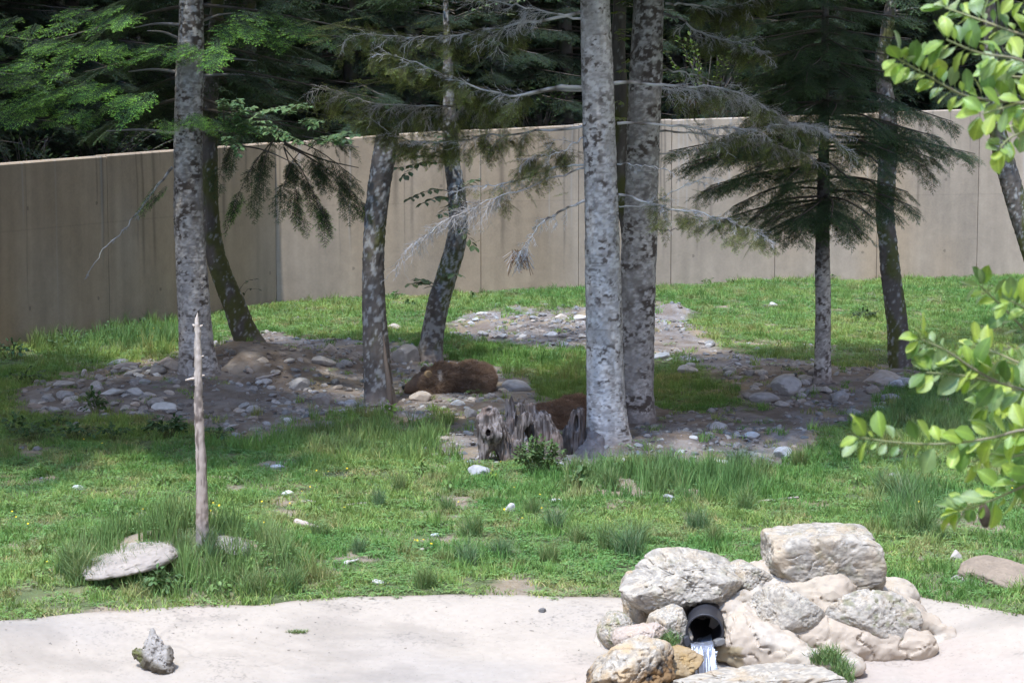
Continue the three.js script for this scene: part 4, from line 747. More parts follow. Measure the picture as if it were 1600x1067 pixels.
// stones that can be told apart in the picture: [label, x, y of its foot, width, height, type, tint]
const NAMED = [
  ['rounded pale grey stone at the foot of the left stump', 748, 744, 36, 22, 2, 1.35],
  ['pinkish brown stone under the sleeping bear\'s chin', 656, 626, 32, 18, 3, 1.0],
  ['big grey boulder between the snag and the leaning trunk, behind the bear', 636, 566, 44, 34, 5, 1.1],
  ['blue grey flat stone at the bear\'s hind end', 808, 612, 44, 22, 0, 1.1],
  ['rounded blue grey stone left of the stumps', 735, 652, 20, 20, 2, 1.1],
  ['pale flat stone on the dirt below the bear\'s chest', 714, 634, 24, 12, 4, 1.2],
  ['large pale slab on the lower edge of the left rubble bank', 258, 642, 44, 16, 4, 1.45],
  ['pale slab lying across the middle of the left rubble bank', 172, 617, 40, 11, 4, 1.25],
  ['upright white chip at the top of the left rubble bank', 131, 588, 11, 14, 5, 1.8],
  ['reddish brown slab at the back of the left rubble bank', 193, 578, 42, 13, 6, 1.1],
  ['grey slab behind the reddish slab on the left bank', 180, 570, 34, 9, 0, 0.9],
  ['angular tan stone against the left side of the grey fir', 268, 577, 24, 18, 3, 0.95],
  ['grey stone at the left end of the rubble bank', 100, 622, 30, 16, 2, 1.1],
  ['pale flat stone leaning at the left rubble end', 98, 604, 32, 12, 1, 1.1],
  ['square grey stone on the dirt right of the left fir', 515, 553, 22, 20, 3, 1.1],
  ['long pale stone right of the left fir', 505, 570, 36, 16, 1, 1.15],
  ['grey stone lying in the grass beside the snag', 540, 572, 20, 13, 2, 1.2],
  ['rounded grey stone in the dirt left of the snag', 466, 608, 34, 22, 2, 1.1],
  ['brown angular stone near the snag\'s foot', 504, 632, 34, 24, 6, 0.95],
  ['blue grey stone just left of the snag\'s foot', 548, 636, 22, 14, 0, 1.1],
  ['tan flat stone in the grass behind the snag', 614, 515, 24, 12, 3, 1.3],
  ['pale flat stone in the grass below the wall', 755, 492, 22, 6, 1, 1.5],
  ['white stone in front of the dug hollow', 863, 527, 18, 12, 1, 1.7],
  ['tan block at the left rim of the dug hollow', 877, 500, 18, 12, 3, 1.3],
  ['pale block inside the dug hollow', 905, 500, 24, 10, 1, 1.4],
  ['white round stone in the sunny grass right of the firs', 1208, 480, 15, 10, 5, 1.9],
  ['big angular pale stone left of the small fir\'s foot', 1229, 614, 46, 34, 7, 1.45],
  ['flat blue grey stone below the big angular pale stone', 1196, 628, 44, 18, 0, 1.15],
  ['flat brown stone in front of the small fir', 1275, 612, 40, 9, 1, 0.9],
  ['rounded grey stone below the small fir', 1313, 627, 28, 20, 2, 1.15],
  ['large tan boulder at the foot of the crooked trunk', 1380, 600, 60, 26, 3, 1.15],
  ['flat grey slab right of the tan boulder', 1417, 602, 36, 14, 0, 1.15],
  ['rounded stone in the grass below the tan boulder', 1336, 650, 24, 15, 2, 1.15],
  ['flat stone in the grass beneath the crooked trunk', 1375, 643, 26, 11, 4, 1.05],
  ['pale rounded stone on the bare earth right of the firs', 1122, 672, 28, 16, 1, 1.3],
  ['flat pale stone at the right end of the bare earth', 1174, 684, 28, 12, 4, 1.25],
  ['angular pale stone at the far right tip of the bare earth', 1224, 714, 28, 20, 7, 1.4],
  ['long pale stone at the front edge of the bare earth', 1121, 729, 38, 15, 1, 1.45],
  ['flat pale stone behind the right fir\'s foot', 1034, 562, 34, 14, 4, 1.2],
  ['pale stone in the rubble right of the firs', 1075, 583, 30, 16, 1, 1.2],
  ['tan stone by the roots of the nearest fir', 915, 731, 20, 11, 3, 1.3],
  ['cream stone right of the nearest fir\'s roots', 977, 723, 13, 13, 1, 1.5],
  ['small white rock standing in the lawn', 798, 802, 16, 20, 5, 1.9],
  ['white rock in the lawn right of the small upright one', 868, 785, 18, 8, 1, 1.9],
  ['white stone in the left lawn', 449, 774, 19, 10, 1, 1.8],
  ['blue grey stone in the lawn near the shade line', 433, 733, 24, 9, 0, 1.4],
  ['grey stone flush with the lawn in front of the firs', 1048, 784, 30, 14, 2, 1.2],
  ['white stone close to the pool rim', 590, 913, 18, 10, 1, 1.8],
  ['upright grey stone in the grass at right', 1495, 876, 20, 22, 3, 1.4],
  ['angular grey stone behind the right hand boulders', 1535, 892, 22, 15, 7, 1.3],
  ['small white stone left of the angular grey one', 1514, 891, 11, 10, 1, 1.8],
  ['grey stone in the shade half way up the right lawn', 1393, 628, 30, 16, 2, 1.0],
  ['small dark stone lying on the pool floor', 848, 956, 13, 7, 5, 0.5],
  ['tan stone in the grass above the shrub', 688, 690, 24, 11, 3, 1.2],
  ['grey stone at the left of the lawn, half sunk', 641, 690, 16, 8, 2, 1.1],
  ['pale stone below the leafy sprout', 618, 765, 14, 12, 5, 1.4],
  ['grey stone on the slope behind the right fir', 1185, 548, 12, 8, 2, 1.1],
  ['small pale slab in the lawn left of the pole', 120, 765, 22, 8, 4, 1.2],
  ['pale flat chip in the middle of the lawn', 680, 838, 14, 6, 4, 1.6],
];
NAMED.forEach(([label, x, y, w, h, ty, tint], k) => stone('stone', label, x, y, w, h, ty, 600 + k, { tint }));
// further loose stones, alike within each patch
const PATCHES = [
  ['heaped in the left rubble bank', 'stones of the left rubble bank', [[30, 640], [90, 605], [200, 575], [270, 565], [280, 640], [290, 655], [200, 660], [60, 650]], 76, [13, 32]],
  ['scattered on the dirt slope between left fir and snag', 'stones on the dirt slope left of the snag', [[340, 640], [400, 540], [520, 545], [560, 560], [560, 640], [470, 655], [360, 685], [320, 670]], 46, [11, 26]],
  ['in the rubble apron below the dug hollow', 'stones below the dug hollow', [[700, 505], [800, 488], [915, 498], [915, 545], [850, 540], [740, 525]], 38, [10, 20]],
  ['in the rubble strip behind the right hand fir', 'stones in the strip behind the right fir', [[1035, 560], [1085, 530], [1170, 560], [1200, 575], [1180, 640], [1130, 590], [1070, 590]], 36, [11, 26]],
  ['scattered below the small fir', 'stones below the small fir', [[1180, 640], [1250, 570], [1300, 600], [1420, 585], [1420, 606], [1320, 640], [1250, 640]], 26, [11, 28]],
  ['on the bare earth in front of the firs', 'stones on the bare earth before the firs', [[990, 700], [1050, 665], [1160, 650], [1260, 690], [1230, 716], [1140, 738], [1010, 722]], 18, [9, 18]],
  ['in the dirt around the stumps', 'stones around the stumps', [[670, 715], [700, 660], [690, 640], [780, 610], [840, 615], [745, 660], [740, 730]], 18, [9, 18]],
];
PATCHES.forEach(([label, group, poly, n, [a, b]], k) => {
  const r = rng(700 + k), xs = poly.map((p) => p[0]), ys = poly.map((p) => p[1]);
  for (let i = 0, tries = 0; i < n && tries < 4000; tries++) {
    const x = lerp(Math.min(...xs), Math.max(...xs), r()), y = lerp(Math.min(...ys), Math.max(...ys), r()); if (!inside(poly, x, y)) continue;
    const w = lerp(a, b, r() * r()), ty = Math.floor(r() * 8), big = w > lerp(a, b, 0.35), look = (big ? 'larger ' : 'small ') + ['flat blue grey', 'flat light grey', 'blocky grey', 'blocky tan', 'thin pale', 'lumpy dark grey', 'brownish', 'broad grey'][ty]; stone('stone', look + ' stone ' + label, x, y, w, w * (0.35 + 0.3 * r()), ty, 800 + k * 100 + i, { group: look + ' ' + group, tint: [0.8, 1, 1.15, 1.3][Math.floor(r() * 4)], tilt: 0.6 }); i++;
  }
});
// gravel over the bare earth, and stray chips
{
  const t = new THREE.Group(); t.name = 'gravel'; tag(t, 'fine grey gravel and chips strewn over the bare earth', 'gravel', null, 'stuff'); scene.add(t);
  const r = rng(900), gs = [2, 5, 0, 6].map((k, i) => rockGeo(910 + i, { detail: 2, ...STONE_TYPES[k][0], cuts: 8, soft: 30, rough: 0.05, color: () => [1, 1, 1], crease: 0.4 })), L = [[], [], [], []];
  for (let k = 0; k < 95000; k++) {
    const x = lerp(-12, 14, r()), z = lerp(-57, -28, r()); const b = bare(x, z); if (r() > smooth(0.3, 0.9, b)) continue;
    const clump = smooth(0.35, 0.65, fbm(x * 1.4, 5, z * 1.4, 3)); if (r() > 0.3 + 0.7 * clump) continue;
    const s = 0.007 + 0.06 * Math.pow(r(), 4.2), f = 0.14 + 0.20 * r(), w = (r() - 0.35) * 0.05;
    L[Math.floor(r() * 4)].push({ m: M4(V(x, H(x, z) + s * 0.1, z), new THREE.Quaternion().setFromEuler(new THREE.Euler((r() - 0.5), r() * 6.28, (r() - 0.5))), V(s, s * (0.6 + 0.6 * r()), s)), c: [f + w, f, f - w * 0.6] });
  }
  L.forEach((l, i) => copies('chips', gs[i], mat.stone, l, t));
}

// ---------------------------------------------------------------- flesh, wood and mortar from smooth fields
function fieldGeo(bones, { cell = 0.03, k = 0.05, warp = null, color = null, pad = 0.1, cut = null }) {  // bones: [a, b, ra, rb] in local metres
  const lo = V(1e9, 1e9, 1e9), hi = V(-1e9, -1e9, -1e9);
  for (const [a, b, ra, rb] of bones) for (const [p, q] of [[a, ra], [b, rb]]) { lo.min(p.clone().subScalar(q + pad)); hi.max(p.clone().addScalar(q + pad)); }
  const size = Math.max(hi.x - lo.x, hi.y - lo.y, hi.z - lo.z), n = Math.min(210, Math.ceil(size / cell) + 4), half = size / 2, c = lo.clone().add(hi).multiplyScalar(0.5);
  const mc = new MarchingCubes(n, new THREE.MeshStandardMaterial(), false, false, 600000); mc.isolation = 0;
  const p = V(0, 0, 0), d = V(0, 0, 0), pa = V(0, 0, 0);
  const dist = (p) => {
    let s = 0;
    for (const [a, b, ra, rb] of bones) { d.subVectors(b, a); pa.subVectors(p, a); const L2 = d.lengthSq(), t = L2 ? clamp(pa.dot(d) / L2) : 0, q = pa.addScaledVector(d, -t).length() - lerp(ra, rb, t); s += Math.exp(-Math.min(q / k, 60)); }
    let v = s > 1e-25 ? -k * Math.log(s) : 60 * k;
    if (warp && Math.abs(v) < 0.25) v += warp(p);
    if (cut) v = Math.max(v, cut(p));
    return v;
  };
  for (let z = 0, i = 0; z < n; z++) for (let y = 0; y < n; y++) for (let x = 0; x < n; x++, i++) {
    p.set(((x - n / 2) / (n / 2)) * half + c.x, ((y - n / 2) / (n / 2)) * half + c.y, ((z - n / 2) / (n / 2)) * half + c.z);
    mc.field[i] = p.x < lo.x || p.y < lo.y || p.z < lo.z || p.x > hi.x || p.y > hi.y || p.z > hi.z ? -0.3 : -dist(p);
  }
  mc.update();
  const N = mc.count, pos = new Float32Array(N * 3);
  for (let i = 0; i < N; i++) { pos[i * 3] = mc.positionArray[i * 3] * half + c.x; pos[i * 3 + 1] = mc.positionArray[i * 3 + 1] * half + c.y; pos[i * 3 + 2] = mc.positionArray[i * 3 + 2] * half + c.z; }
  let g = new THREE.BufferGeometry(); g.setAttribute('position', new THREE.BufferAttribute(pos, 3));
  g = mergeVertices(g, 1e-4); g.computeVertexNormals();
  if (color) { const q = g.attributes.position, nn = g.attributes.normal, col = new Float32Array(q.count * 3); for (let i = 0; i < q.count; i++) col.set(color(V(q.getX(i), q.getY(i), q.getZ(i)), V(nn.getX(i), nn.getY(i), nn.getZ(i))), i * 3); g.setAttribute('color', new THREE.BufferAttribute(col, 3)); }
  return g;
}
// bears
function furColor(p, patch) {
  const a = fbm(p.x * 4, p.y * 4, p.z * 4 + 3, 3), f = 0.8 + 0.4 * noise(p.x * 40, p.y * 40, p.z * 40);
  let c = mixc([0.115, 0.078, 0.054], [0.225, 0.155, 0.103], smooth(0.35, 0.65, a));
  c = patch ? patch(p, c) : c;
  return [c[0] * f, c[1] * f, c[2] * f];
}
const HAIR = (() => { const m = new MB(), c = [1, 1, 1]; const a = m.v(-0.06, 0, 0, c), b = m.v(0.06, 0, 0, c), d = m.v(0.035, 0.55, 0.1, [1.1, 1.1, 1.1]), e = m.v(-0.035, 0.55, 0.1, [1.1, 1.1, 1.1]), f = m.v(0, 1, 0.3, [1.35, 1.3, 1.25]); m.t(a, b, d); m.t(a, d, e); m.t(e, d, f); return m.geo(); })();
function bear(label, origin, turn, bones, { patch, hair, ears = [], seed, len = () => 0.055, count = 26000, face }) {
  const t = thing('brown_bear', label, 'bear'); t.position.copy(origin); t.rotation.y = turn;
  const g = fieldGeo(bones, { cell: 0.016, k: 0.035, warp: (p) => 0.02 * (fbm(p.x * 5, p.y * 5, p.z * 5 + seed, 3) - 0.5), color: (p) => furColor(p, patch) });
  part('body', g, mat.fur, t);
  const r = rng(seed), P = g.attributes.position, idx = g.index.array, tri = idx.length / 3, areas = new Float32Array(tri); let tot = 0;
  const A = V(0, 0, 0), Bv = V(0, 0, 0), C = V(0, 0, 0);
  for (let i = 0; i < tri; i++) { A.fromBufferAttribute(P, idx[i * 3]); Bv.fromBufferAttribute(P, idx[i * 3 + 1]); C.fromBufferAttribute(P, idx[i * 3 + 2]); tot += Bv.sub(A).cross(C.sub(A)).length(); areas[i] = tot; }
  const list = [];
  for (let k = 0; k < count; k++) {
    const q = r() * tot; let lo = 0, hi = tri - 1; while (lo < hi) { const m = lo + hi >> 1; if (areas[m] < q) lo = m + 1; else hi = m; }
    A.fromBufferAttribute(P, idx[lo * 3]); Bv.fromBufferAttribute(P, idx[lo * 3 + 1]); C.fromBufferAttribute(P, idx[lo * 3 + 2]);
    let u = r(), v = r(); if (u + v > 1) { u = 1 - u; v = 1 - v; }
    const n = Bv.clone().sub(A).cross(C.clone().sub(A)).normalize(), p = A.clone().addScaledVector(Bv.sub(A), u).addScaledVector(C.sub(A), v);
    const L = len(p) * (0.6 + 0.7 * r()); if (L < 0.004) continue;
    const tip = n.clone().multiplyScalar(0.55).add(hair(p)).add(V((noise(p.x * 14, p.y * 14, p.z * 14 + seed) - 0.5) * 1.3 + (r() - 0.5) * 0.4, (noise(p.x * 14 + 9, p.y * 14, p.z * 14) - 0.5) * 1.0 + (r() - 0.5) * 0.4, (r() - 0.5) * 0.5)).normalize();
    const c = furColor(p, patch), f = 0.75 + 0.65 * r();
    list.push({ m: M4(p, new THREE.Quaternion().setFromUnitVectors(UP, tip).multiply(quat(UP, r() * 6.28)), V(L * 0.9, L, L * 0.9)), c: [c[0] * f, c[1] * f, c[2] * f] });
  }
  copies('fur', HAIR, std({ vertexColors: true, side: THREE.DoubleSide, roughness: 0.7 }), list, t);
  for (const [e, turnE, s, col] of ears) { const eg = rockGeo(seed + 1, { detail: 4, sx: s, sy: s * 0.95, sz: s * 0.45, cuts: 0, soft: 8, rough: 0.03, color: (x, y, z) => z > 0.25 && x * x + y * y < 0.4 ? [col[0] * 0.5, col[1] * 0.5, col[2] * 0.5] : col }); const m = part('ear', eg, mat.fur, t); m.position.copy(e); m.rotation.set(-0.35, turnE, 0.1); }
  if (face) face(t);
  return t;
}
{
  const o = G(633, 612); o.y -= 0.02;
  const W = (dx, y, z) => V(dx, y, z);                                    // metres to the right, up, towards the viewer
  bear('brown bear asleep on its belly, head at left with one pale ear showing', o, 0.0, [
    [W(1.20, 0.235, -0.05), W(1.02, 0.25, -0.03), 0.21, 0.215], [W(1.02, 0.24, -0.03), W(0.82, 0.205, -0.02), 0.20, 0.185], [W(0.82, 0.205, -0.02), W(0.58, 0.26, -0.03), 0.185, 0.195], [W(0.58, 0.25, -0.02), W(0.42, 0.21, 0.04), 0.175, 0.15],
    [W(0.36, 0.195, 0.09), W(0.27, 0.185, 0.12), 0.155, 0.15], [W(0.25, 0.15, 0.14), W(0.12, 0.115, 0.17), 0.115, 0.088], [W(0.12, 0.105, 0.17), W(0.055, 0.09, 0.18), 0.084, 0.072],
    [W(0.64, 0.22, 0.12), W(0.58, 0.08, 0.22), 0.15, 0.09], [W(0.58, 0.08, 0.22), W(0.34, 0.04, 0.28), 0.085, 0.06], [W(1.22, 0.19, 0.1), W(1.06, 0.09, 0.2), 0.175, 0.1], [W(1.06, 0.08, 0.2), W(1.26, 0.045, 0.26), 0.075, 0.055],
    [W(0.55, 0.22, -0.18), W(0.2, 0.06, -0.22), 0.1, 0.06],
  ], {
    seed: 21, hair: (p) => V(0.55, -0.25 + (p.y > 0.36 ? 0.2 : 0), 0.0), len: (p) => p.x < 0.12 ? 0.014 : lerp(0.018, 0.075, smooth(0.1, 0.55, p.x)), count: 42000,
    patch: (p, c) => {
      if (p.x < 0.22) c = mixc([0.15, 0.10, 0.066], c, smooth(0.0, 0.3, p.x));
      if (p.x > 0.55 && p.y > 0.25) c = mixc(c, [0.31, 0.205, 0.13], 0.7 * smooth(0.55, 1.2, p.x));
      if (p.x < 0.62 && p.x > 0.3) c = mixc(c, [0.08, 0.052, 0.036], 0.4);
      const e = Math.hypot((p.x - 0.555 + (p.y - 0.3) * 0.25) / 0.04, (p.y - 0.305) / 0.075); if (p.z > 0 && e < 1.1) c = mixc([0.42, 0.38, 0.34], c, smooth(0.7, 1.1, e));  // pale sun fleck behind the head, painted into the fur colour
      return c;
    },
    ears: [[W(0.38, 0.325, 0.215), 0.4, 0.062, [0.22, 0.155, 0.085]], [W(0.31, 0.375, 0.02), -0.3, 0.06, [0.10, 0.065, 0.04]]],
    face: (t) => { part('nose', rockGeo(31, { detail: 3, sx: 0.03, sy: 0.032, sz: 0.042, cuts: 0, soft: 8, rough: 0.02 }), mat.nose, t).position.set(-0.015, 0.115, 0.195); part('eye', rockGeo(32, { detail: 2, sx: 0.011, sy: 0.009, sz: 0.01, cuts: 0, soft: 8, rough: 0 }), mat.nose, t).position.set(0.165, 0.205, 0.235); },
  });
  const q = at(838, 668, 32.6); q.y = H(q.x, q.z) - 0.03;
  bear('dark brown bear lying curled behind the stumps, mostly hidden by the nearest fir', q, 0.0, [
    [W(0.12, 0.16, 0), W(0.5, 0.22, -0.03), 0.18, 0.20], [W(0.5, 0.22, -0.03), W(0.8, 0.22, 0), 0.20, 0.19], [W(0.8, 0.22, 0), W(1.0, 0.18, 0.08), 0.16, 0.13], [W(1.02, 0.16, 0.1), W(1.2, 0.09, 0.16), 0.10, 0.06],
    [W(0.50, 0.33, -0.02), W(0.66, 0.34, 0.0), 0.11, 0.12], [W(0.12, 0.16, 0.08), W(0.28, 0.08, 0.18), 0.15, 0.09], [W(0.72, 0.2, 0.12), W(0.8, 0.06, 0.22), 0.12, 0.07], [W(0.28, 0.07, 0.18), W(0.44, 0.05, 0.22), 0.08, 0.055],
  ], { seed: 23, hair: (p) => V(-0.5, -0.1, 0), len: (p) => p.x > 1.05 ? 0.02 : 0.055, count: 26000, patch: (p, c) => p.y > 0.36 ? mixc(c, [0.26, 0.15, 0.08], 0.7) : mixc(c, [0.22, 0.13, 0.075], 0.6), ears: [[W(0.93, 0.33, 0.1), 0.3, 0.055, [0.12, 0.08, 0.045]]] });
}
// stumps
{
  const grain = (p, s, tone = 1) => { const v = fbm(p.x * 34 + s, p.y * 5, p.z * 34, 4), w = fbm(p.x * 5 + s, p.y * 4, p.z * 5, 3), h = fbm(p.x * 12, p.y * 3 + s, p.z * 12, 3); let c = mixc([0.07, 0.05, 0.04], [0.30, 0.255, 0.23], smooth(0.32, 0.62, v)); c = mixc(c, [0.30, 0.20, 0.15], smooth(0.5, 0.7, w) * 0.45); tone *= 0.75; c = mixc(c, [0.035, 0.026, 0.02], smooth(0.56, 0.7, h) * 0.8); return [c[0] * tone, c[1] * tone, c[2] * tone]; };
  const wood = (name, label, bones, s, dep, holes, tone) => {
    const bs = bones.map(([x0, y0, x1, y1, a, b, dz = 0, dz1 = dz]) => [at(x0, y0, dep + dz), at(x1, y1, dep + dz1), a / 120, b / 120]), hs = holes.map(([x, y, rx, ry, dz]) => [at(x, y, dep + dz), rx / 120, ry / 120]);
    const t = thing(name, label, 'stump'); part('wood', fieldGeo(bs, { cell: 0.009, k: 0.012, pad: 0.08, warp: (p) => 0.10 * (fbm(p.x * 24 + s, p.y * 3.2, p.z * 24, 3) - 0.5) + 0.07 * (fbm(p.x * 7, p.y * 5, p.z * 7 + s, 3) - 0.5), color: (p) => grain(p, s, tone), cut: (p) => { let v = -9; for (const [c, rx, ry] of hs) v = Math.max(v, (1 - Math.sqrt(((p.x - c.x) / rx) ** 2 + ((p.y - c.y) / ry) ** 2 + ((p.z - c.z) / 0.12) ** 2)) * rx); return v; } }), mat.wood, t);
  };
  wood('tree_stump', 'weathered stump with two root legs and a pointed top, leftmost of the stump group', [[764, 650, 768, 676, 12, 21], [768, 676, 762, 694, 21, 15], [762, 690, 750, 728, 12, 5, 0, -0.12], [776, 680, 790, 724, 17, 9, 0.02], [762, 645, 753, 655, 7, 9], [766, 638, 770, 655, 5, 10], [752, 670, 748, 692, 7, 5, -0.05], [782, 668, 800, 722, 9, 12, 0.12], [758, 640, 757, 655, 4, 8]], 1, 29.5, [[772, 720, 9, 16, -0.02], [763, 676, 4, 6, -0.15], [764, 643, 8, 7, -0.12]], 0.82);
  wood('tree_stump', 'weathered grey stump with a sloping back and split left spike, middle of the group', [[798, 626, 800, 665, 5, 11, 0.12], [800, 665, 806, 722, 12, 15, 0.12], [812, 634, 818, 660, 5, 9, 0.02], [831, 634, 838, 668, 6, 15, 0.12], [838, 668, 850, 722, 17, 20, 0.12], [820, 652, 806, 696, 8, 11, -0.12], [806, 696, 790, 724, 11, 6, -0.2], [846, 655, 864, 690, 12, 14, 0.12], [862, 686, 872, 722, 13, 14, 0.1], [794, 690, 782, 705, 8, 7, -0.1]], 2, 29.8, [[809, 655, 5, 22, 0.0], [826, 700, 9, 14, -0.22], [785, 706, 5, 5, -0.2]], 0.7);
  wood('tree_stump', 'small split stump in front of the hidden bear, beside the nearest fir', [[900, 648, 892, 676, 8, 11, 0], [909, 642, 904, 672, 4, 8, 0.06], [892, 676, 886, 712, 13, 15, 0], [905, 670, 906, 705, 8, 10, 0.05]], 3, 30.3, [[901, 662, 4, 14, -0.1]], 0.55);
  const t = thing('root', 'broad bark covered root running left from the nearest fir', 'root');
  const bs = [[944, 664, 928, 712, 8, 20, 0, -0.15], [940, 672, 908, 712, 9, 15, 0, -0.1], [938, 662, 900, 692, 6, 9, 0, 0.05], [900, 692, 884, 714, 9, 8, 0.05, -0.05], [948, 690, 938, 722, 10, 12, 0, -0.25]].map(([a, b, c, d, e, f, z0, z1]) => [at(a, b, 30.55 + z0), at(c, d, 30.4 + z1), e / 118, f / 118]);
  part('wood', fieldGeo(bs, { cell: 0.014, k: 0.03, warp: (p) => 0.07 * (fbm(p.x * 13, p.y * 9, p.z * 13, 4) - 0.5), color: (p) => { const f = fbm(p.x * 18, p.y * 12, p.z * 18, 3); return mixc([0.06, 0.05, 0.045], [0.19, 0.165, 0.155], f); } }), mat.wood, t);
}
// dead pole
{
  const t = thing('dead_pole', 'thin bleached dead trunk standing alone in the left lawn', 'pole'), b = G(317, 852), dep = -b.z;
  const path = trunkPath([[317, 852, 21], [315, 800, 19], [313.5, 720, 16.5], [310, 640, 14], [309, 570, 12.5], [308, 520, 10], [307, 500, 7.5], [308, 489, 2]], dep);
  part('trunk', trunkGeo(path, (x, y, z, s) => { const g = fbm(x * 30, y * 3 + s, z * 30, 3), k = fbm(x * 9, y * 9, z * 9, 3); let c = mixc([0.22, 0.175, 0.14], [0.36, 0.30, 0.25], g); c = mixc(c, [0.10, 0.075, 0.06], Math.max(smooth(0.60, 0.70, k), 0.9 * smooth(0.6, 0.68, fbm(x * 40 + 3, y * 7, z * 40, 2)))); c = mixc(c, [0.42, 0.37, 0.31], 0.6 * smooth(1.5, 2.5, y)); return mixc(c, [0.26, 0.19, 0.145], 0.6 * smooth(1.2, 0.2, y)); }, { sides: 34, step: 0.012, rough: 0.016, seed: 33, flare: 0.15 }), mat.wood, t);
  const stub = (x0, y0, x1, y1, w, dz = 0) => { const m = new MB(); m.tube(B([[x0, y0], [(x0 + x1) / 2, (y0 + y1) / 2 - 0.5], [x1, y1]], dep, dz), (q) => w / 147 * (1 - 0.6 * q), 6, (q) => mixc([0.36, 0.3, 0.25], [0.5, 0.42, 0.33], q)); m.build('branch_stub', mat.wood, t); };
  stub(306, 591, 289, 594, 2.6); stub(313, 588, 319, 586, 2); stub(304, 510, 300, 507, 2.4); stub(311, 511, 316, 508, 2); stub(312, 558, 318, 556, 2); stub(307, 620, 302, 622, 1.8); stub(305, 545, 302, 543, 1.6); stub(313, 645, 318, 640, 1.6); stub(309, 700, 305, 704, 1.8, 0); stub(312, 780, 306, 782, 2.4);
}
// slabs by the pole, logs and sticks
function slab(label, px, py, w, h, dz, seed, rot, tint = [0.38, 0.34, 0.30], depth = 0.5, name = 'flat_rock') {
  const p = G(px, py + h * 0.12), k = F / -p.z, m = part(name, rockGeo(seed, { detail: 24, sx: w / 2 / k, sy: h / 2 / k, sz: depth, cuts: 10, soft: 22, rough: 0.06, fine: 0.012, color: greyStone(tint, tint.map((v) => v * 0.72)) }), mat.stone, scene);
  m.position.copy(at(px, py, -p.z - dz)); m.rotation.set(0.15, rot[0], rot[1]); return tag(m, label, 'rock');
}
slab('long pale slab tilted on the grassy mound left of the pole', 202, 872, 156, 36, 0, 41, [0.1, 0.21], [0.36, 0.315, 0.27], 0.40);
slab('pale rock half buried right of the pole', 363, 853, 56, 24, 0.0, 42, [0, -0.32], [0.34, 0.31, 0.27], 0.2);
slab('low tan rock half sunk in the grass at the right edge', 1562, 898, 110, 34, 0.2, 43, [0.2, 0.06], [0.27, 0.215, 0.16], 0.4);
slab('grey rounded rock in front of the low tan rock', 1520, 908, 62, 28, -0.1, 44, [0, 0.1], [0.28, 0.255, 0.23], 0.25);
function stick(label, pts, r0, col, name = 'stick') { const mb = new MB(), P = pts.map(([x, y]) => { const p = G(x, y); p.y += r0 * 0.8; return p; }); mb.tube(curve(P, 12), (t) => r0 * (1 - 0.5 * t) * (0.85 + 0.3 * noise(t * 9, pts[0][0])), 8, (t, p) => { const f = 0.75 + 0.5 * noise(p.x * 30, p.y * 30, p.z * 30); return col.map((v) => v * f); }); const m = mb.build(name, mat.wood, scene); tag(m, label, 'stick'); }
stick('short pale chunk of dead wood in the left lawn', [[462, 820], [480, 824], [496, 829]], 0.04, [0.38, 0.31, 0.26]);
stick('bleached stick lying in the right lawn below the firs', [[1185, 787], [1215, 783], [1248, 779]], 0.022, [0.36, 0.29, 0.25]);
stick('thin grey stick in the left lawn above the wood chunk', [[470, 786], [485, 785], [496, 786]], 0.018, [0.33, 0.28, 0.24]);
stick('thin twig lying in the worn lawn left of centre', [[542, 791], [558, 788], [574, 787]], 0.014, [0.35, 0.29, 0.24]);
stick('pale chip of wood on a bare lawn patch', [[540, 882], [550, 880], [559, 877]], 0.022, [0.48, 0.44, 0.40]);
stick('weathered stick in the middle of the lawn', [[655, 862], [668, 859], [679, 857]], 0.018, [0.42, 0.36, 0.31]);
stick('dark root lying at the foot of the snag', [[558, 632], [575, 638], [594, 636]], 0.03, [0.16, 0.14, 0.13]);
stick('grey branch lying on the dirt slope behind the pole', [[400, 595], [420, 590], [436, 585]], 0.03, [0.30, 0.28, 0.27]);
// the grey rock and its rotten bit jutting from the pool floor
{
  const p = G(240, 1050), t = thing('rock', 'jagged mossy rock jutting from the pool floor at lower left', 'rock');
  t.position.copy(p);
  const k = F / -p.z, Q = (x, y, z) => V(x / k, y / k, z / k);
  const bs = [[-5, 60, -22, -2, 34, -18, 5, 15], [-3, 36, -18, 12, 14, -12, 15, 15], [8, 26, -14, 18, 20, -12, 13, 11], [-26, 30, -8, 12, 5, 4, 6, 8], [-20, 24, -10, -12, 12, -6, 9, 9], [24, 36, -8, 22, 0, 0, 4, 9]].map(([a, b, c, d, e, f, g, h]) => [Q(a, b, c), Q(d, e, f), g / k, h / k]);
  part('rock', fieldGeo(bs, { cell: 0.0055, k: 0.014, pad: 0.05, warp: (q) => { const n = fbm(q.x * 16, q.y * 16, q.z * 16, 3); return 0.05 * (Math.round(n * 6) / 6 - 0.5) + 0.02 * (n - 0.5) + 0.008 * (fbm(q.x * 50, q.y * 50, q.z * 50, 2) - 0.5); }, color: (q, n) => {
    const u = q.x * k, v = q.y * k, f = fbm(q.x * 30, q.y * 30, q.z * 30, 3), low = smooth(6, -6, v - 20 + 0.62 * u + 8 * (f - 0.5));
    let c = mixc([0.24, 0.225, 0.20], [0.38, 0.35, 0.315], f); c = mixc(c, [0.10, 0.085, 0.06], Math.max(low, smooth(18, 24, u) * 0.7)); return mixc(c, [0.12, 0.125, 0.04], smooth(-14, -24, u) * smooth(0.35, 0.55, f));
  } }), mat.stone, t);
}

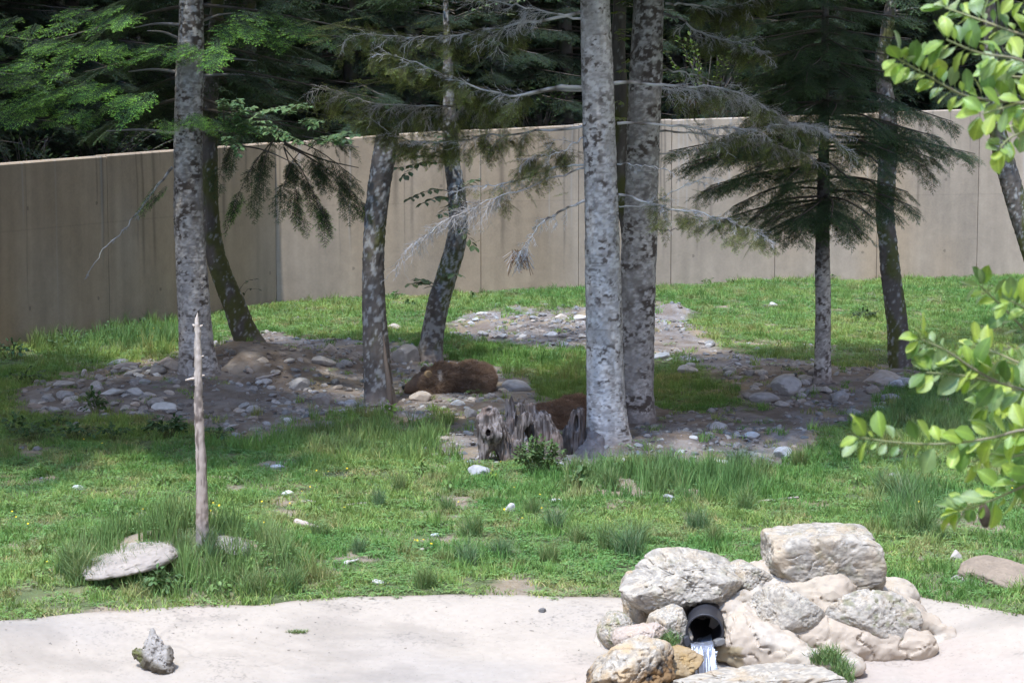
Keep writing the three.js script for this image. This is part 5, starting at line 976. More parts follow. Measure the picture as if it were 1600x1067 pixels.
// ---------------------------------------------------------------- boulders, mortar and the water pipe
{
  const bump = texture(512, 512, (a, b) => 0.5 * noise(a * 60, b * 60, 1) + 0.5 * noise(a * 150, b * 150, 3));
  const SH = -0.85, q = (px, py, d) => at(px, py, d + SH);
  const bs = [[1010, 955, 1060, 950, .20, .22, 22.0], [1060, 950, 1190, 915, .22, .26, 22.1], [1190, 930, 1330, 945, .26, .28, 22.05], [1330, 945, 1420, 965, .28, .16, 22.0], [1420, 965, 1480, 990, .14, .06, 21.7], [1010, 1000, 1060, 1015, .16, .18, 21.25], [1145, 960, 1150, 1010, .18, .22, 21.45], [1150, 1010, 1200, 1030, .20, .22, 21.1], [1190, 985, 1330, 1005, .27, .24, 21.4], [1330, 1005, 1440, 1015, .25, .14, 21.35], [1170, 940, 1300, 930, .2, .22, 21.7], [1240, 1035, 1330, 1040, .16, .14, 20.9], [950, 985, 1010, 990, .10, .14, 21.6], [1000, 1050, 1150, 1085, .12, .12, 20.9], [1165, 985, 1215, 1015, .15, .2, 21.1], [1300, 1045, 1440, 1030, .20, .14, 21.5], [1420, 1000, 1500, 985, .16, .05, 22.0], [1400, 1030, 1500, 1015, .18, .06, 21.6], [1440, 985, 1540, 985, .10, .03, 22.2], [1340, 1060, 1450, 1055, .16, .08, 21.25], [1230, 1065, 1330, 1065, .16, .12, 21.1], [950, 1010, 985, 1030, .12, .12, 21.5], [1210, 930, 1400, 935, .2, .2, 22.4]].map(([a, b, c, d, e, f, z]) => [q(a, b, z), q(c, d, z - 0.05), e, f]);
  const pc = q(1102, 983, 21.05);
  const g = fieldGeo(bs, { cell: 0.017, k: 0.045, pad: 0.15, warp: (p) => 0.14 * (fbm(p.x * 3.2, p.y * 3.2, p.z * 3.2, 4) - 0.5) + 0.05 * (fbm(p.x * 12, p.y * 18, p.z * 12, 5) - 0.5) + 0.015 * (Math.abs(fbm(p.x * 6 + 2, p.y * 6, p.z * 6, 3) - 0.5) * 4 - 0.5) + 0.03 * smooth(0.03, 0, Math.abs(fbm(p.x * 3 + 4, p.y * 3, p.z * 3, 3) - 0.5)), cut: (p) => { const dx = p.x - pc.x, dy = p.y - pc.y; return Math.max(0.19 - Math.hypot(dx, dy), 0) > 0 && p.z > pc.z - 0.45 ? 0.19 - Math.hypot(dx, dy) : -9; },
    color: (p) => { const a = fbm(p.x * 2, p.y * 2, p.z * 2, 3), b = fbm(p.x * 14, p.y * 14, p.z * 14, 3), s = noise(p.x * 55, p.y * 55, p.z * 55); let c = mixc([0.36, 0.31, 0.245], [0.41, 0.36, 0.295], b); c = mixc(c, [0.35, 0.285, 0.205], smooth(0.45, 0.65, a) * 0.8); c = mixc(c, [0.2, 0.17, 0.14], smooth(0.74, 0.9, s) * 0.6); c = mixc(c, [0.24, 0.20, 0.155], smooth(0.55, 0.72, fbm(p.x * 7 + 3, p.y * 7, p.z * 7, 4)) * 0.75); c = mixc(c, [0.36, 0.29, 0.215], smooth(0.42, 0.6, fbm(p.x * 3.5 + 9, p.y * 3.5, p.z * 3.5, 3)) * 0.8); const w = Math.hypot(p.x - pc.x - 0.02, p.z - pc.z) < 0.34 && p.y < pc.y - 0.12 ? 0.7 : 0; return mixc(c, [0.20, 0.15, 0.06], w * smooth(0.3, 0.6, a + 0.1)); } });
  const mortar = part('mortar_bank', g, std({ vertexColors: true }), scene); mortar.userData.kind = 'structure';
  const boulder = (label, px, py, w, h, dep, z, seed, o = {}) => { const k = F / (dep + SH), m = part('boulder', rockGeo(seed, { detail: 44, sx: w / 2 / k, sy: h / 2 / k, sz: z, cuts: 9, soft: 20, rough: 0.09, fine: 0.03, freq: 2.2, color: limestone(0.25, 0.35), ...o }), mat.stone, scene); m.position.copy(q(px, py, dep)); m.rotation.set(...(o.rot ?? [0, 0, 0])); return tag(m, label, 'boulder'); };
  boulder('large squared cream boulder on top of the spring outcrop', 1285, 872, 222, 118, 21.9, 0.42, 61, { detail: 64, box: 1, cuts: 3, soft: 40, rough: 0.07, fine: 0.028, rot: [0.02, 0.1, -0.03], planes: [[[0.55, 0.82, 0.1], 0.93]] });
  boulder('wide rough grey boulder overhanging the pipe', 1074, 913, 196, 100, 21.55, 0.40, 62, { detail: 64, cuts: 6, soft: 48, rough: 0.10, color: limestone(0.2, 0.2), planes: [[[0.15, 0.9, 0.5], 0.78], [[-0.65, 0.5, 0.4], 0.74], [[0.85, -0.3, 0.5], 0.80], [[0.3, -0.8, 0.5], 0.72], [[-0.3, -0.3, 0.9], 0.86], [[0.6, 0.75, 0.2], 0.82]], rot: [0, 0.1, -0.06] });
  boulder('tall cream block at the left end of the outcrop', 1003, 937, 60, 96, 21.7, 0.25, 63, { box: 1, color: limestone(0.1, 0.6), rot: [0, 0.3, 0.05] });
  boulder('round grey boulder set in mortar right of the pipe', 1223, 962, 126, 92, 21.3, 0.2, 64, { detail: 54, cuts: 8, soft: 30, rot: [0, 0, 0.1], color: limestone(0.1, 0.15) });
  boulder('low rounded boulder at the right end of the outcrop', 1362, 966, 142, 84, 21.35, 0.2, 65, { detail: 54, cuts: 9, soft: 34, color: limestone(0.5, 0.25), rot: [0, 0, -0.12] });
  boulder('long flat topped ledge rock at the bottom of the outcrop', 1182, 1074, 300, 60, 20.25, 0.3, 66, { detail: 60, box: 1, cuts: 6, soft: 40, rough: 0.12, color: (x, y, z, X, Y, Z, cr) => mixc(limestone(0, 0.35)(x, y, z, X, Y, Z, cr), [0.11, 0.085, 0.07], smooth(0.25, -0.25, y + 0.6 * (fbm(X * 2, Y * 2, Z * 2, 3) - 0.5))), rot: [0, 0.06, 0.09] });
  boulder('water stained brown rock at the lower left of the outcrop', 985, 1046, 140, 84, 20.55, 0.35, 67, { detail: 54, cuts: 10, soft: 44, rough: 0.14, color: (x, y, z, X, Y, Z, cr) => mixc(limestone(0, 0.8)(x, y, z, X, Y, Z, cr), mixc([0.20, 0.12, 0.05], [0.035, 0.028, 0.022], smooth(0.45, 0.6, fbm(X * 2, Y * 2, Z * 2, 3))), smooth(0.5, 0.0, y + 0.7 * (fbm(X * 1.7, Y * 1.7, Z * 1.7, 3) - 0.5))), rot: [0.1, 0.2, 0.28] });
  boulder('pinkish rounded rock below the cream block', 1005, 996, 84, 56, 20.98, 0.22, 68, { cuts: 9, soft: 40, color: (x, y, z, X, Y, Z, cr) => mixc(limestone(0, 0.4)(x, y, z, X, Y, Z, cr), [0.47, 0.36, 0.30], 0.5) });
  boulder('upright rough rock immediately left of the pipe', 1046, 985, 66, 74, 21.12, 0.22, 69, { cuts: 11, soft: 44, color: limestone(0.2, 0.4), rot: [0, 0.3, -0.3] });
  boulder('small mossy edged rock at the far left of the outcrop', 962, 985, 52, 56, 21.45, 0.22, 70, { cuts: 10, soft: 44, color: limestone(0.7, 0.4), rot: [0, 0.2, 0.2] });
  boulder('wet ochre rock where the water lands', 1058, 1038, 92, 52, 20.8, 0.2, 71, { cuts: 8, soft: 34, color: (x, y, z, X, Y, Z, cr) => mixc(limestone(0, 0.8)(x, y, z, X, Y, Z, cr), [0.30, 0.19, 0.06], 0.65) });
  boulder('grey shoulder rock between the two top boulders', 1168, 905, 80, 54, 21.75, 0.3, 72, { cuts: 9, soft: 40, color: limestone(0.3, 0.35) });
  // pipe
  const t = thing('water_pipe', 'black plastic pipe pouring water out of the rocks', 'pipe'), R = 0.171, pm = std({ color: new THREE.Color(0.018, 0.018, 0.022), roughness: 0.5 });
  t.position.copy(pc); t.rotation.set(0.06, -0.1, 0);
  const prof = []; for (let k = 0; k <= 12; k++) { const z = -0.9 + k * 0.08; prof.push(new THREE.Vector2(R + (k % 2 ? 0.0 : -0.012), z)); } prof.push(new THREE.Vector2(R + 0.002, 0.09), new THREE.Vector2(R - 0.004, 0.1), new THREE.Vector2(R - 0.018, 0.1), new THREE.Vector2(R - 0.022, 0.09)); for (let k = 0; k < 12; k++) prof.push(new THREE.Vector2(R - 0.024 - (k % 2 ? 0.008 : 0), 0.06 - k * 0.085)); prof.push(new THREE.Vector2(0.001, -0.9));
  const pg = new THREE.LatheGeometry(prof, 56); pg.rotateX(Math.PI / 2); part('pipe', pg, pm, t);
  const lug = (x, y, rz, w, h, c) => { const gg = rockGeo(81, { detail: 8, sx: w, sy: h, sz: 0.05, box: 1, cuts: 0, soft: 40, rough: 0.01 }); const m = part('cut_flap', gg, std({ color: new THREE.Color(...c), roughness: 0.6 }), t); m.position.set(x, y, 0.1); m.rotation.set(-0.2, 0.2, rz); };
  lug(-0.165, -0.085, 0.15, 0.035, 0.06, [0.03, 0.03, 0.034]); lug(0.128, -0.085, 0.25, 0.058, 0.036, [0.13, 0.125, 0.115]);
  // water: a sheet that slides out of the pipe and falls
  const wt = thing('water_jet', 'clear water spilling from the pipe onto the rocks', 'water'), mb = new MB(), nu = 40, nv = 60;
  wt.position.copy(pc);
  const path = (v) => { const s = v * 0.70; return s < 0.28 ? [-0.122, -0.2 + s * 1.2] : (() => { const f = s - 0.28; return [-0.122 - f * 0.15 - f * f * 2.1, 0.136 + f * 0.45]; })(); };
  for (const side of [0, 1]) for (let j = 0; j <= nv; j++) for (let i = 0; i <= nu; i++) { const u = i / nu * 2 - 1, v = j / nv, [y, z] = path(v), wd = 0.105 - 0.012 * v, rip = 0.02 * v * (noise(u * 9, v * 3.5, 3) - 0.5) + 0.012 * v * (noise(u * 22, v * 8, 5) - 0.5); mb.v(-0.035 + u * wd, y + 0.03 * u * u * (1 - v) - side * 0.012, z + rip * 2.5 - side * 0.012); }
  for (const side of [0, 1]) { const o = side * (nu + 1) * (nv + 1); for (let j = 0; j < nv; j++) for (let i = 0; i < nu; i++) { const a = o + j * (nu + 1) + i, b = a + nu + 1; side ? (mb.t(a, a + 1, b), mb.t(a + 1, b + 1, b)) : (mb.t(a, b, a + 1), mb.t(a + 1, b, b + 1)); } }
  part('sheet', mb.geo(), new THREE.MeshPhysicalMaterial({ color: new THREE.Color(0.86, 0.9, 1), roughness: 0.06, transmission: 0.85, ior: 1.33, thickness: 0.01 }), wt);
  const r = rng(88), st = new MB();
  for (let k = 0; k < 34; k++) { const u = r() * 2 - 1, v0 = 0.42 + 0.3 * r(), v1 = Math.min(1, v0 + 0.12 + 0.3 * r()), pts = []; for (let i = 0; i <= 6; i++) { const v = lerp(v0, v1, i / 6), [y, z] = path(v); pts.push(V(-0.035 + u * (0.105 - 0.012 * v) + 0.004 * (noise(v * 20, k) - 0.5), y + 0.008, z + 0.012 + 0.02 * (noise(v * 9, k) - 0.5))); } st.tube(pts, (q) => 0.0045 * Math.sin(Math.PI * clamp(q, 0.05, 0.95)) + 0.001, 5, [0.75, 0.8, 0.9]); }
  part('white_strands', st.geo(), std({ vertexColors: true, roughness: 0.25 }), wt);
  const dg = new THREE.IcosahedronGeometry(1, 1), drops = []; const [ey, ez] = path(1);
  for (let k = 0; k < 900; k++) { const a = r() * 6.28, q2 = r(), s = 0.002 + 0.006 * r() * r(); const side = r() < 0.35; const v = 0.55 + 0.45 * r(), [y, z] = path(v); drops.push({ m: M4(side ? V(0.065 + 0.03 * r() * r(), y + 0.02 * r(), z + (r() - 0.5) * 0.05) : V(-0.035 + Math.cos(a) * 0.16 * q2, ey - 0.01 + 0.09 * r() * r(), ez + Math.sin(a) * 0.12 * q2), quat(UP, 0), V(s, s * 1.5, s)) }); }
  copies('splash', dg, std({ color: new THREE.Color(0.8, 0.85, 0.92), roughness: 0.2 }), drops, wt);
}

// ---------------------------------------------------------------- grass and small plants
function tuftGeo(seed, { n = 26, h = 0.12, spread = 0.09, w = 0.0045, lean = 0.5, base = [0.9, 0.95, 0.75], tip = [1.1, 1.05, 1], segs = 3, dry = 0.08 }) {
  const r = rng(seed), mb = new MB();
  for (let k = 0; k < n; k++) {
    const a = r() * 6.28, q = Math.sqrt(r()) * spread, x = Math.cos(a) * q, z = Math.sin(a) * q, az = r() * 6.28, L = h * (0.45 + 0.75 * r()), ln = lean * (0.2 + r()), ww = w * (0.7 + 0.6 * r()), fa = r() * 3.14, wx = Math.cos(fa) * ww, wz = Math.sin(fa) * ww, d = r() < dry, f = 0.8 + 0.4 * r();
    let pl = -1, pr = -1;
    for (let s = 0; s <= segs; s++) {
      const t = s / segs, bend = ln * t * t, px = x + Math.cos(az) * bend * L, pz = z + Math.sin(az) * bend * L, py = L * (t - 0.28 * ln * t * t), kk = 1 - t * t * 0.9;
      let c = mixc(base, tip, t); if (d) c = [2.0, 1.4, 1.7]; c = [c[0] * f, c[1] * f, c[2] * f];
      if (s === segs) { const i = mb.v(px, py, pz, c); mb.t(pl, pr, i); } else { const i = mb.v(px - wx * kk, py, pz - wz * kk, c), j = mb.v(px + wx * kk, py, pz + wz * kk, c); if (s) { mb.t(pl, pr, j); mb.t(pl, j, i); } pl = i; pr = j; }
    }
  }
  return mb.geo();
}
{
  const t = new THREE.Group(); t.name = 'grass'; tag(t, 'patchy green grass covering the enclosure between pool and wall', 'grass', null, 'stuff'); scene.add(t);
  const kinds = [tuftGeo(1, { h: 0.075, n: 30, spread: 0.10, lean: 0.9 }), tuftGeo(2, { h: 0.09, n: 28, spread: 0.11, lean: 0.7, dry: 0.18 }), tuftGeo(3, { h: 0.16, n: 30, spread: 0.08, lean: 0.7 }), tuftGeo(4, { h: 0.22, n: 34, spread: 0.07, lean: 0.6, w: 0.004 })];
  const clover = (() => { const r = rng(5), mb = new MB(); for (let k = 0; k < 14; k++) { const x = (r() - 0.5) * 0.2, z = (r() - 0.5) * 0.2, y = 0.02 + 0.04 * r(), s = 0.013 + 0.012 * r(), a = r() * 6.28; for (let l = 0; l < 3; l++) { const b = a + l * 2.1, c = [0.9 + 0.3 * r(), 1.0 + 0.2 * r(), 0.9]; const i = mb.v(x, y, z, c), j = mb.v(x + Math.cos(b - 0.5) * s, y + 0.006 * r(), z + Math.sin(b - 0.5) * s, c), m = mb.v(x + Math.cos(b) * s * 1.5, y, z + Math.sin(b) * s * 1.5, c), n = mb.v(x + Math.cos(b + 0.5) * s, y + 0.006 * r(), z + Math.sin(b + 0.5) * s, c); mb.t(i, j, m); mb.t(i, m, n); } } return mb.geo(); })();
  const L = [[], [], [], [], []], r = rng(1000);
  const tall = (x, z) => { const [px, py] = toPx(x, z); let v = 0; for (const [a, b, w, h, s] of [[300, 900, 190, 40, 0.9], [1050, 760, 170, 26, 0.9], [1430, 800, 70, 50, 0.8], [600, 690, 260, 40, 0.5], [1480, 660, 160, 60, 0.5], [860, 600, 170, 50, 0.3], [130, 530, 180, 30, 0.6]]) { const q = ((px - a) / w) ** 2 + ((py - b) / h) ** 2; v = Math.max(v, s * Math.exp(-q * q)); } return v; };
  const cell = 0.10;
  for (let z = -61.5; z < -20.6; z += cell * (z < -40 ? 1.5 : z < -31 ? 1.2 : 1)) for (let x = z * 0.245 - 0.6; x < -z * 0.245 + 0.6; x += cell * (z < -40 ? 1.5 : z < -31 ? 1.2 : 1)) {
    const X = x + (r() - 0.5) * 0.12, Z = z + (r() - 0.5) * 0.12, e = r(), e2 = r(), e3 = r(), e4 = r();
    if (behindWall(X, Z)) continue;
    const pd = poolDepth(X, Z); if (pd > 0.05 - 0.12 * e2) continue;
    const b = bare(X, Z), d = fbm(X * 2.4, 3, Z * 2.4, 3);
    if (e > (1 - smooth(0.15, 0.75, b)) * (0.45 + 0.85 * smooth(0.32, 0.6, d))) { if (!(b > 0.5 && e < 0.035)) continue; }
    const T = tall(X, Z), cl = fbm(X * 0.9 + 4, 6, Z * 0.9, 3), pick = e2 + T * 0.9 + (d - 0.5) * 0.9;
    let k = pick > 1.25 ? 3 : pick > 0.85 ? 2 : e3 < 0.5 ? 0 : 1; if (e3 > 0.82 - 0.3 * smooth(0.5, 0.7, cl)) k = 4;
    const h = (0.75 + 0.6 * e4) * (0.8 + 0.7 * T + 0.5 * (d - 0.45)) * (pd > -0.35 ? 0.75 : 1);
    const yel = smooth(0.35, 0.7, fbm(X * 0.55, 2, Z * 0.55 + 7, 3)), hue = noise(X * 3, 1, Z * 3);
    let c = mixc([0.105, 0.240, 0.062], [0.240, 0.335, 0.098], 0.6 * yel + 0.4 * hue); c = mixc(c, [0.33, 0.30, 0.15], 0.55 * smooth(0.58, 0.75, fbm(X * 2.8 + 30, 4, Z * 2.0, 3))); if (k === 4) c = mixc(c, [0.13, 0.24, 0.085], 0.5); if (T > 0.4) c = mixc(c, [0.12, 0.215, 0.085], 0.5);
    const f = 0.8 + 0.4 * r(), sc = (z < -40 ? 1.35 : 1.1);
    L[k].push({ m: M4(V(X, H(X, Z) - 0.008, Z), quat(UP, e * 99), V(sc, h * sc, sc)), c: [c[0] * f, c[1] * f, c[2] * f] });
  }
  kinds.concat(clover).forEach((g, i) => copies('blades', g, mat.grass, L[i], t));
}
const tuftMat = [[0.12, 0.20, 0.065], [0.15, 0.22, 0.075], [0.11, 0.19, 0.08]].map((c) => leafy({ color: new THREE.Color(...c), roughness: 0.75, transmission: 0.3 }));
// rushes and long grass tufts
{
  const gs = [tuftGeo(11, { n: 120, h: 0.42, spread: 0.10, lean: 0.75, w: 0.0042, base: [0.85, 0.95, 0.8] }), tuftGeo(12, { n: 90, h: 0.5, spread: 0.08, lean: 0.5, w: 0.004, dry: 0.14 })], r = rng(1100);
  const tufts = [[168, 897, 0.55], [190, 893, 0.5], [215, 890, 0.55], [238, 884, 0.55], [262, 876, 0.6], [150, 900, 0.6], [285, 868, 0.5], [345, 866, 0.45], [385, 872, 0.45], [320, 862, 0.5], [1000, 850, 1], [985, 870, 1.1], [945, 860, 0.9], [905, 850, 0.7], [870, 830, 0.8], [740, 840, 0.8], [665, 918, 0.75], [730, 885, 0.8], [830, 805, 0.7], [1010, 740, 0.9], [1040, 745, 1.0], [960, 765, 0.9], [900, 745, 0.7], [1160, 735, 1.0], [1190, 745, 0.9], [1250, 730, 0.8], [1420, 800, 1.2], [1445, 835, 1.2], [1400, 780, 1.0], [1375, 770, 0.9], [1460, 845, 0.9], [1120, 850, 0.8], [1090, 830, 0.8], [1160, 800, 0.8], [130, 905, 1.0], [160, 912, 0.9], [110, 890, 0.9], [200, 900, 0.8], [330, 870, 0.7], [450, 920, 0.8], [400, 925, 0.8], [560, 865, 0.7], [500, 840, 0.6], [620, 770, 0.8], [590, 790, 0.6], [700, 800, 0.6], [860, 880, 0.7], [780, 870, 0.7], [1330, 720, 0.8], [1540, 760, 0.8]];
  tufts.forEach(([x, y, s], k) => { const p = G(x, y), f = 0.8 + 0.4 * r(), l = []; for (let i = 0; i < 3; i++) { const X = p.x + (r() - 0.5) * 0.16 * s, Z = p.z + (r() - 0.5) * 0.16; l.push([X, Z, s * (0.7 + 0.4 * r())]); }
    const [lb, gr] = x > 1365 ? ['tall rush like grass tuft below the alder leaves at right', 'tufts below the alder leaves'] : x < 210 ? ['dark grass tuft on the mound beside the long pale slab', 'tufts beside the long slab'] : x < 460 ? ['grass tuft on the mound around the foot of the dead pole', 'tufts at the dead pole'] : y < 775 && x > 850 ? ['tall grass tuft along the bare earth before the two big firs', 'tufts before the big firs'] : x > 850 ? ['long grass tuft in the sunny lawn behind the boulders', 'tufts behind the boulders'] : y > 860 ? ['long grass tuft close to the pool rim left of the boulders', 'tufts along the pool rim'] : ['long grass tuft in the middle of the sunny lawn', 'tufts in the middle of the lawn'];
    const t = thing('grass_tuft', lb, 'grass tuft', gr);
    t.position.copy(p); for (const [X, Z, q] of l) { const m = part('blades', gs[Math.floor(r() * 2)], tuftMat[k % 3], t); m.position.set(X - p.x, H(X, Z) - p.y, Z - p.z); m.scale.set(q, q * 0.85, q); m.rotation.y = r() * 6.28; } });
}
// leafy weeds, shrub, sprout, flowers
{
  const r = rng(1200);
  const weed = (label, group, px, py, w, h, n, size, col, name = 'leafy_weed', cat = 'weed', dark = 0) => {
    const t = thing(name, label, cat, group), b = G(px, py), k = F / -b.z, mb = new MB(), lists = [[], [], []];
    for (let i = 0; i < n; i++) { const a = r() * 6.28, q = Math.sqrt(r()), e = b.clone().add(V(Math.cos(a) * w / 2 / k * q, h / k * (0.35 + 0.65 * r()) * (1 - 0.4 * q), Math.sin(a) * w / 2 / k * q * 0.8)), s = b.clone().add(V(Math.cos(a) * w / 6 / k * q, 0, Math.sin(a) * w / 6 / k)); leafTwig(mb, lists, s, e, r, { size, gap: size * 0.55, col, wood: [0.09, 0.11, 0.04], rad: 0.004, from: 0.35, vary: 0.5 }); }
    tag(mb.build('stems', mat.twig, t), null, null, null, 'stuff'); leafCopies(lists, t);
  };
  const nettle = [0.06, 0.13, 0.045], fresh = [0.16, 0.27, 0.07], mid = [0.10, 0.19, 0.05];
  weed('bright green shrub in front of the middle stump', null, 842, 742, 84, 70, 90, 0.055, [0.085, 0.155, 0.04], 'shrub', 'shrub');
  weed('small sprout with round light green leaves at the snag\'s foot', null, 607, 652, 26, 28, 5, 0.11, [0.16, 0.28, 0.05], 'sapling', 'sapling');
  weed('yellow green sprig left of the shrub', null, 772, 752, 16, 14, 5, 0.06, [0.22, 0.30, 0.04], 'sapling', 'sapling');
  weed('broad leaved plant right of the shrub', null, 905, 760, 44, 34, 10, 0.12, [0.10, 0.18, 0.06], 'dock_plant', 'plant');
  weed('broad leaved plant at the roots of the nearest fir', null, 955, 742, 54, 34, 12, 0.11, [0.09, 0.17, 0.05], 'dock_plant', 'plant');
  weed('large leaved dark plant on the lower edge of the rubble bank, left of the pole', null, 262, 684, 76, 40, 40, 0.085, nettle, 'dock_plant', 'plant');
  weed('tall green plant growing up among the stones of the left bank', null, 148, 648, 40, 46, 20, 0.085, [0.06, 0.12, 0.035], 'dock_plant', 'plant');
  weed('dark round leafed weed in the sunny grass beside the crooked trunk', null, 1352, 500, 44, 26, 24, 0.07, [0.035, 0.065, 0.02], 'dock_plant', 'plant');
  weed('leafy clump on the front of the grassy mound', null, 250, 922, 60, 40, 26, 0.075, [0.085, 0.16, 0.045], 'dock_plant', 'plant');
  for (const [x, y, w, h, n] of [[50, 690, 90, 40, 24], [120, 690, 80, 36, 22], [20, 680, 50, 40, 14], [85, 670, 60, 30, 14], [180, 690, 60, 34, 14], [20, 560, 80, 34, 18], [100, 545, 90, 34, 20], [170, 530, 80, 30, 16], [40, 600, 70, 30, 14], [215, 515, 60, 24, 12], [340, 690, 60, 30, 12]]) weed('dark leafy weed along the foot of the left wall and bank', 'dark weeds along the left wall and bank', x, y, w, h, n, 0.075, nettle);
  for (const [x, y, w, h, n] of [[62, 745, 26, 26, 6], [160, 750, 30, 30, 6], [365, 755, 44, 18, 8], [490, 800, 30, 14, 6], [350, 930, 50, 22, 10], [400, 890, 50, 26, 10], [60, 870, 40, 20, 8], [655, 745, 40, 26, 8], [700, 770, 30, 18, 5], [1170, 790, 30, 20, 6], [1340, 760, 26, 16, 5], [1420, 880, 30, 14, 5], [545, 760, 30, 14, 5], [250, 760, 40, 16, 8], [15, 800, 30, 16, 6], [190, 810, 40, 16, 8]]) weed('light green leafy weed in the sunny lawn', 'light weeds in the lawn', x, y, w, h, n, 0.065, fresh);
  for (const [x, y, n] of [[1105, 446, 5], [1140, 445, 4], [1515, 428, 4], [620, 468, 10], [640, 480, 8], [735, 470, 6], [1300, 440, 4]]) weed('small weed growing at the foot of the back wall', 'weeds at the foot of the back wall', x, y, 20, 16, n, 0.07, mid);
  // tufts sprouting from the outcrop
  const gt = tuftGeo(21, { n: 90, h: 0.13, spread: 0.09, lean: 0.9, w: 0.0045 });
  for (const [label, list] of [['bright grass tuft growing left of the pipe', [[1018, 1000, 20.85], [1035, 992, 20.95], [1048, 996, 20.9], [1008, 1010, 20.75], [1026, 1006, 20.8], [1040, 1002, 20.85]]], ['bright grass tuft at the right end of the ledge rock', [[1290, 1022, 20.75], [1305, 1030, 20.7], [1280, 1028, 20.7], [1318, 1040, 20.6], [1300, 1018, 20.8], [1322, 1056, 20.5], [1270, 1024, 20.8], [1312, 1050, 20.5]]]]) {
    const t = thing('grass_tuft', label, 'grass tuft'); const p0 = at(list[0][0], list[0][1] + 8, list[0][2] - 0.85); t.position.copy(p0);
    for (const [x, y, d] of list) { const m = part('blades', gt, tuftMat[0], t), p = at(x, y + 8, d - 0.85); m.position.copy(p.sub(p0)); m.rotation.y = r() * 6; m.scale.set(1, 1.1, 1); }
  }
  { const t = thing('fallen_sprig', 'small green sprig lying on the pool floor', 'sprig'), p = G(463, 990); t.position.copy(p); for (let k = 0; k < 4; k++) { const m = part('blades', gt, tuftMat[1], t); m.position.set((k - 1.5) * 0.035, 0.01, 0); m.scale.set(0.6, 0.25, 0.5); m.rotation.y = k; } }
  const tf = new THREE.Group(); tf.name = 'wildflowers'; tag(tf, 'tiny yellow wildflowers dotted through the lawn', 'flowers', null, 'stuff'); scene.add(tf);
  const fl = [], mb = new MB(); for (let k = 0; k < 5; k++) { const a = k * 1.2566; mb.tri(V(0, 0, 0), V(Math.cos(a - 0.5), 0.25, Math.sin(a - 0.5)), V(Math.cos(a + 0.5), 0.25, Math.sin(a + 0.5)), [1, 1, 1]); }
  for (const [x, y, w, h, n] of [[290, 812, 45, 10, 22], [340, 800, 10, 10, 5], [225, 818, 12, 6, 4], [240, 480 + 50, 40, 12, 16], [150, 690, 30, 20, 6], [520, 760, 40, 14, 8], [460, 810, 60, 40, 10], [1420, 790, 60, 30, 8], [1560, 790, 30, 10, 8], [660, 862, 14, 4, 6], [840, 820, 60, 30, 8], [60, 850, 60, 60, 8], [700, 760, 200, 60, 12]]) for (let k = 0; k < n * 0.6; k++) { const p = G(x + (r() - 0.5) * 2 * w, y + (r() - 0.5) * 2 * h), s = 0.008 + 0.006 * r(); p.y += 0.08 + 0.08 * r(); fl.push({ m: M4(p, new THREE.Quaternion().setFromEuler(new THREE.Euler(r() - 0.2, r() * 6, r() - 0.5)), s) }); }
  copies('blooms', mb.geo(), std({ color: new THREE.Color(0.75, 0.52, 0.02), side: THREE.DoubleSide }), fl, tf);
}

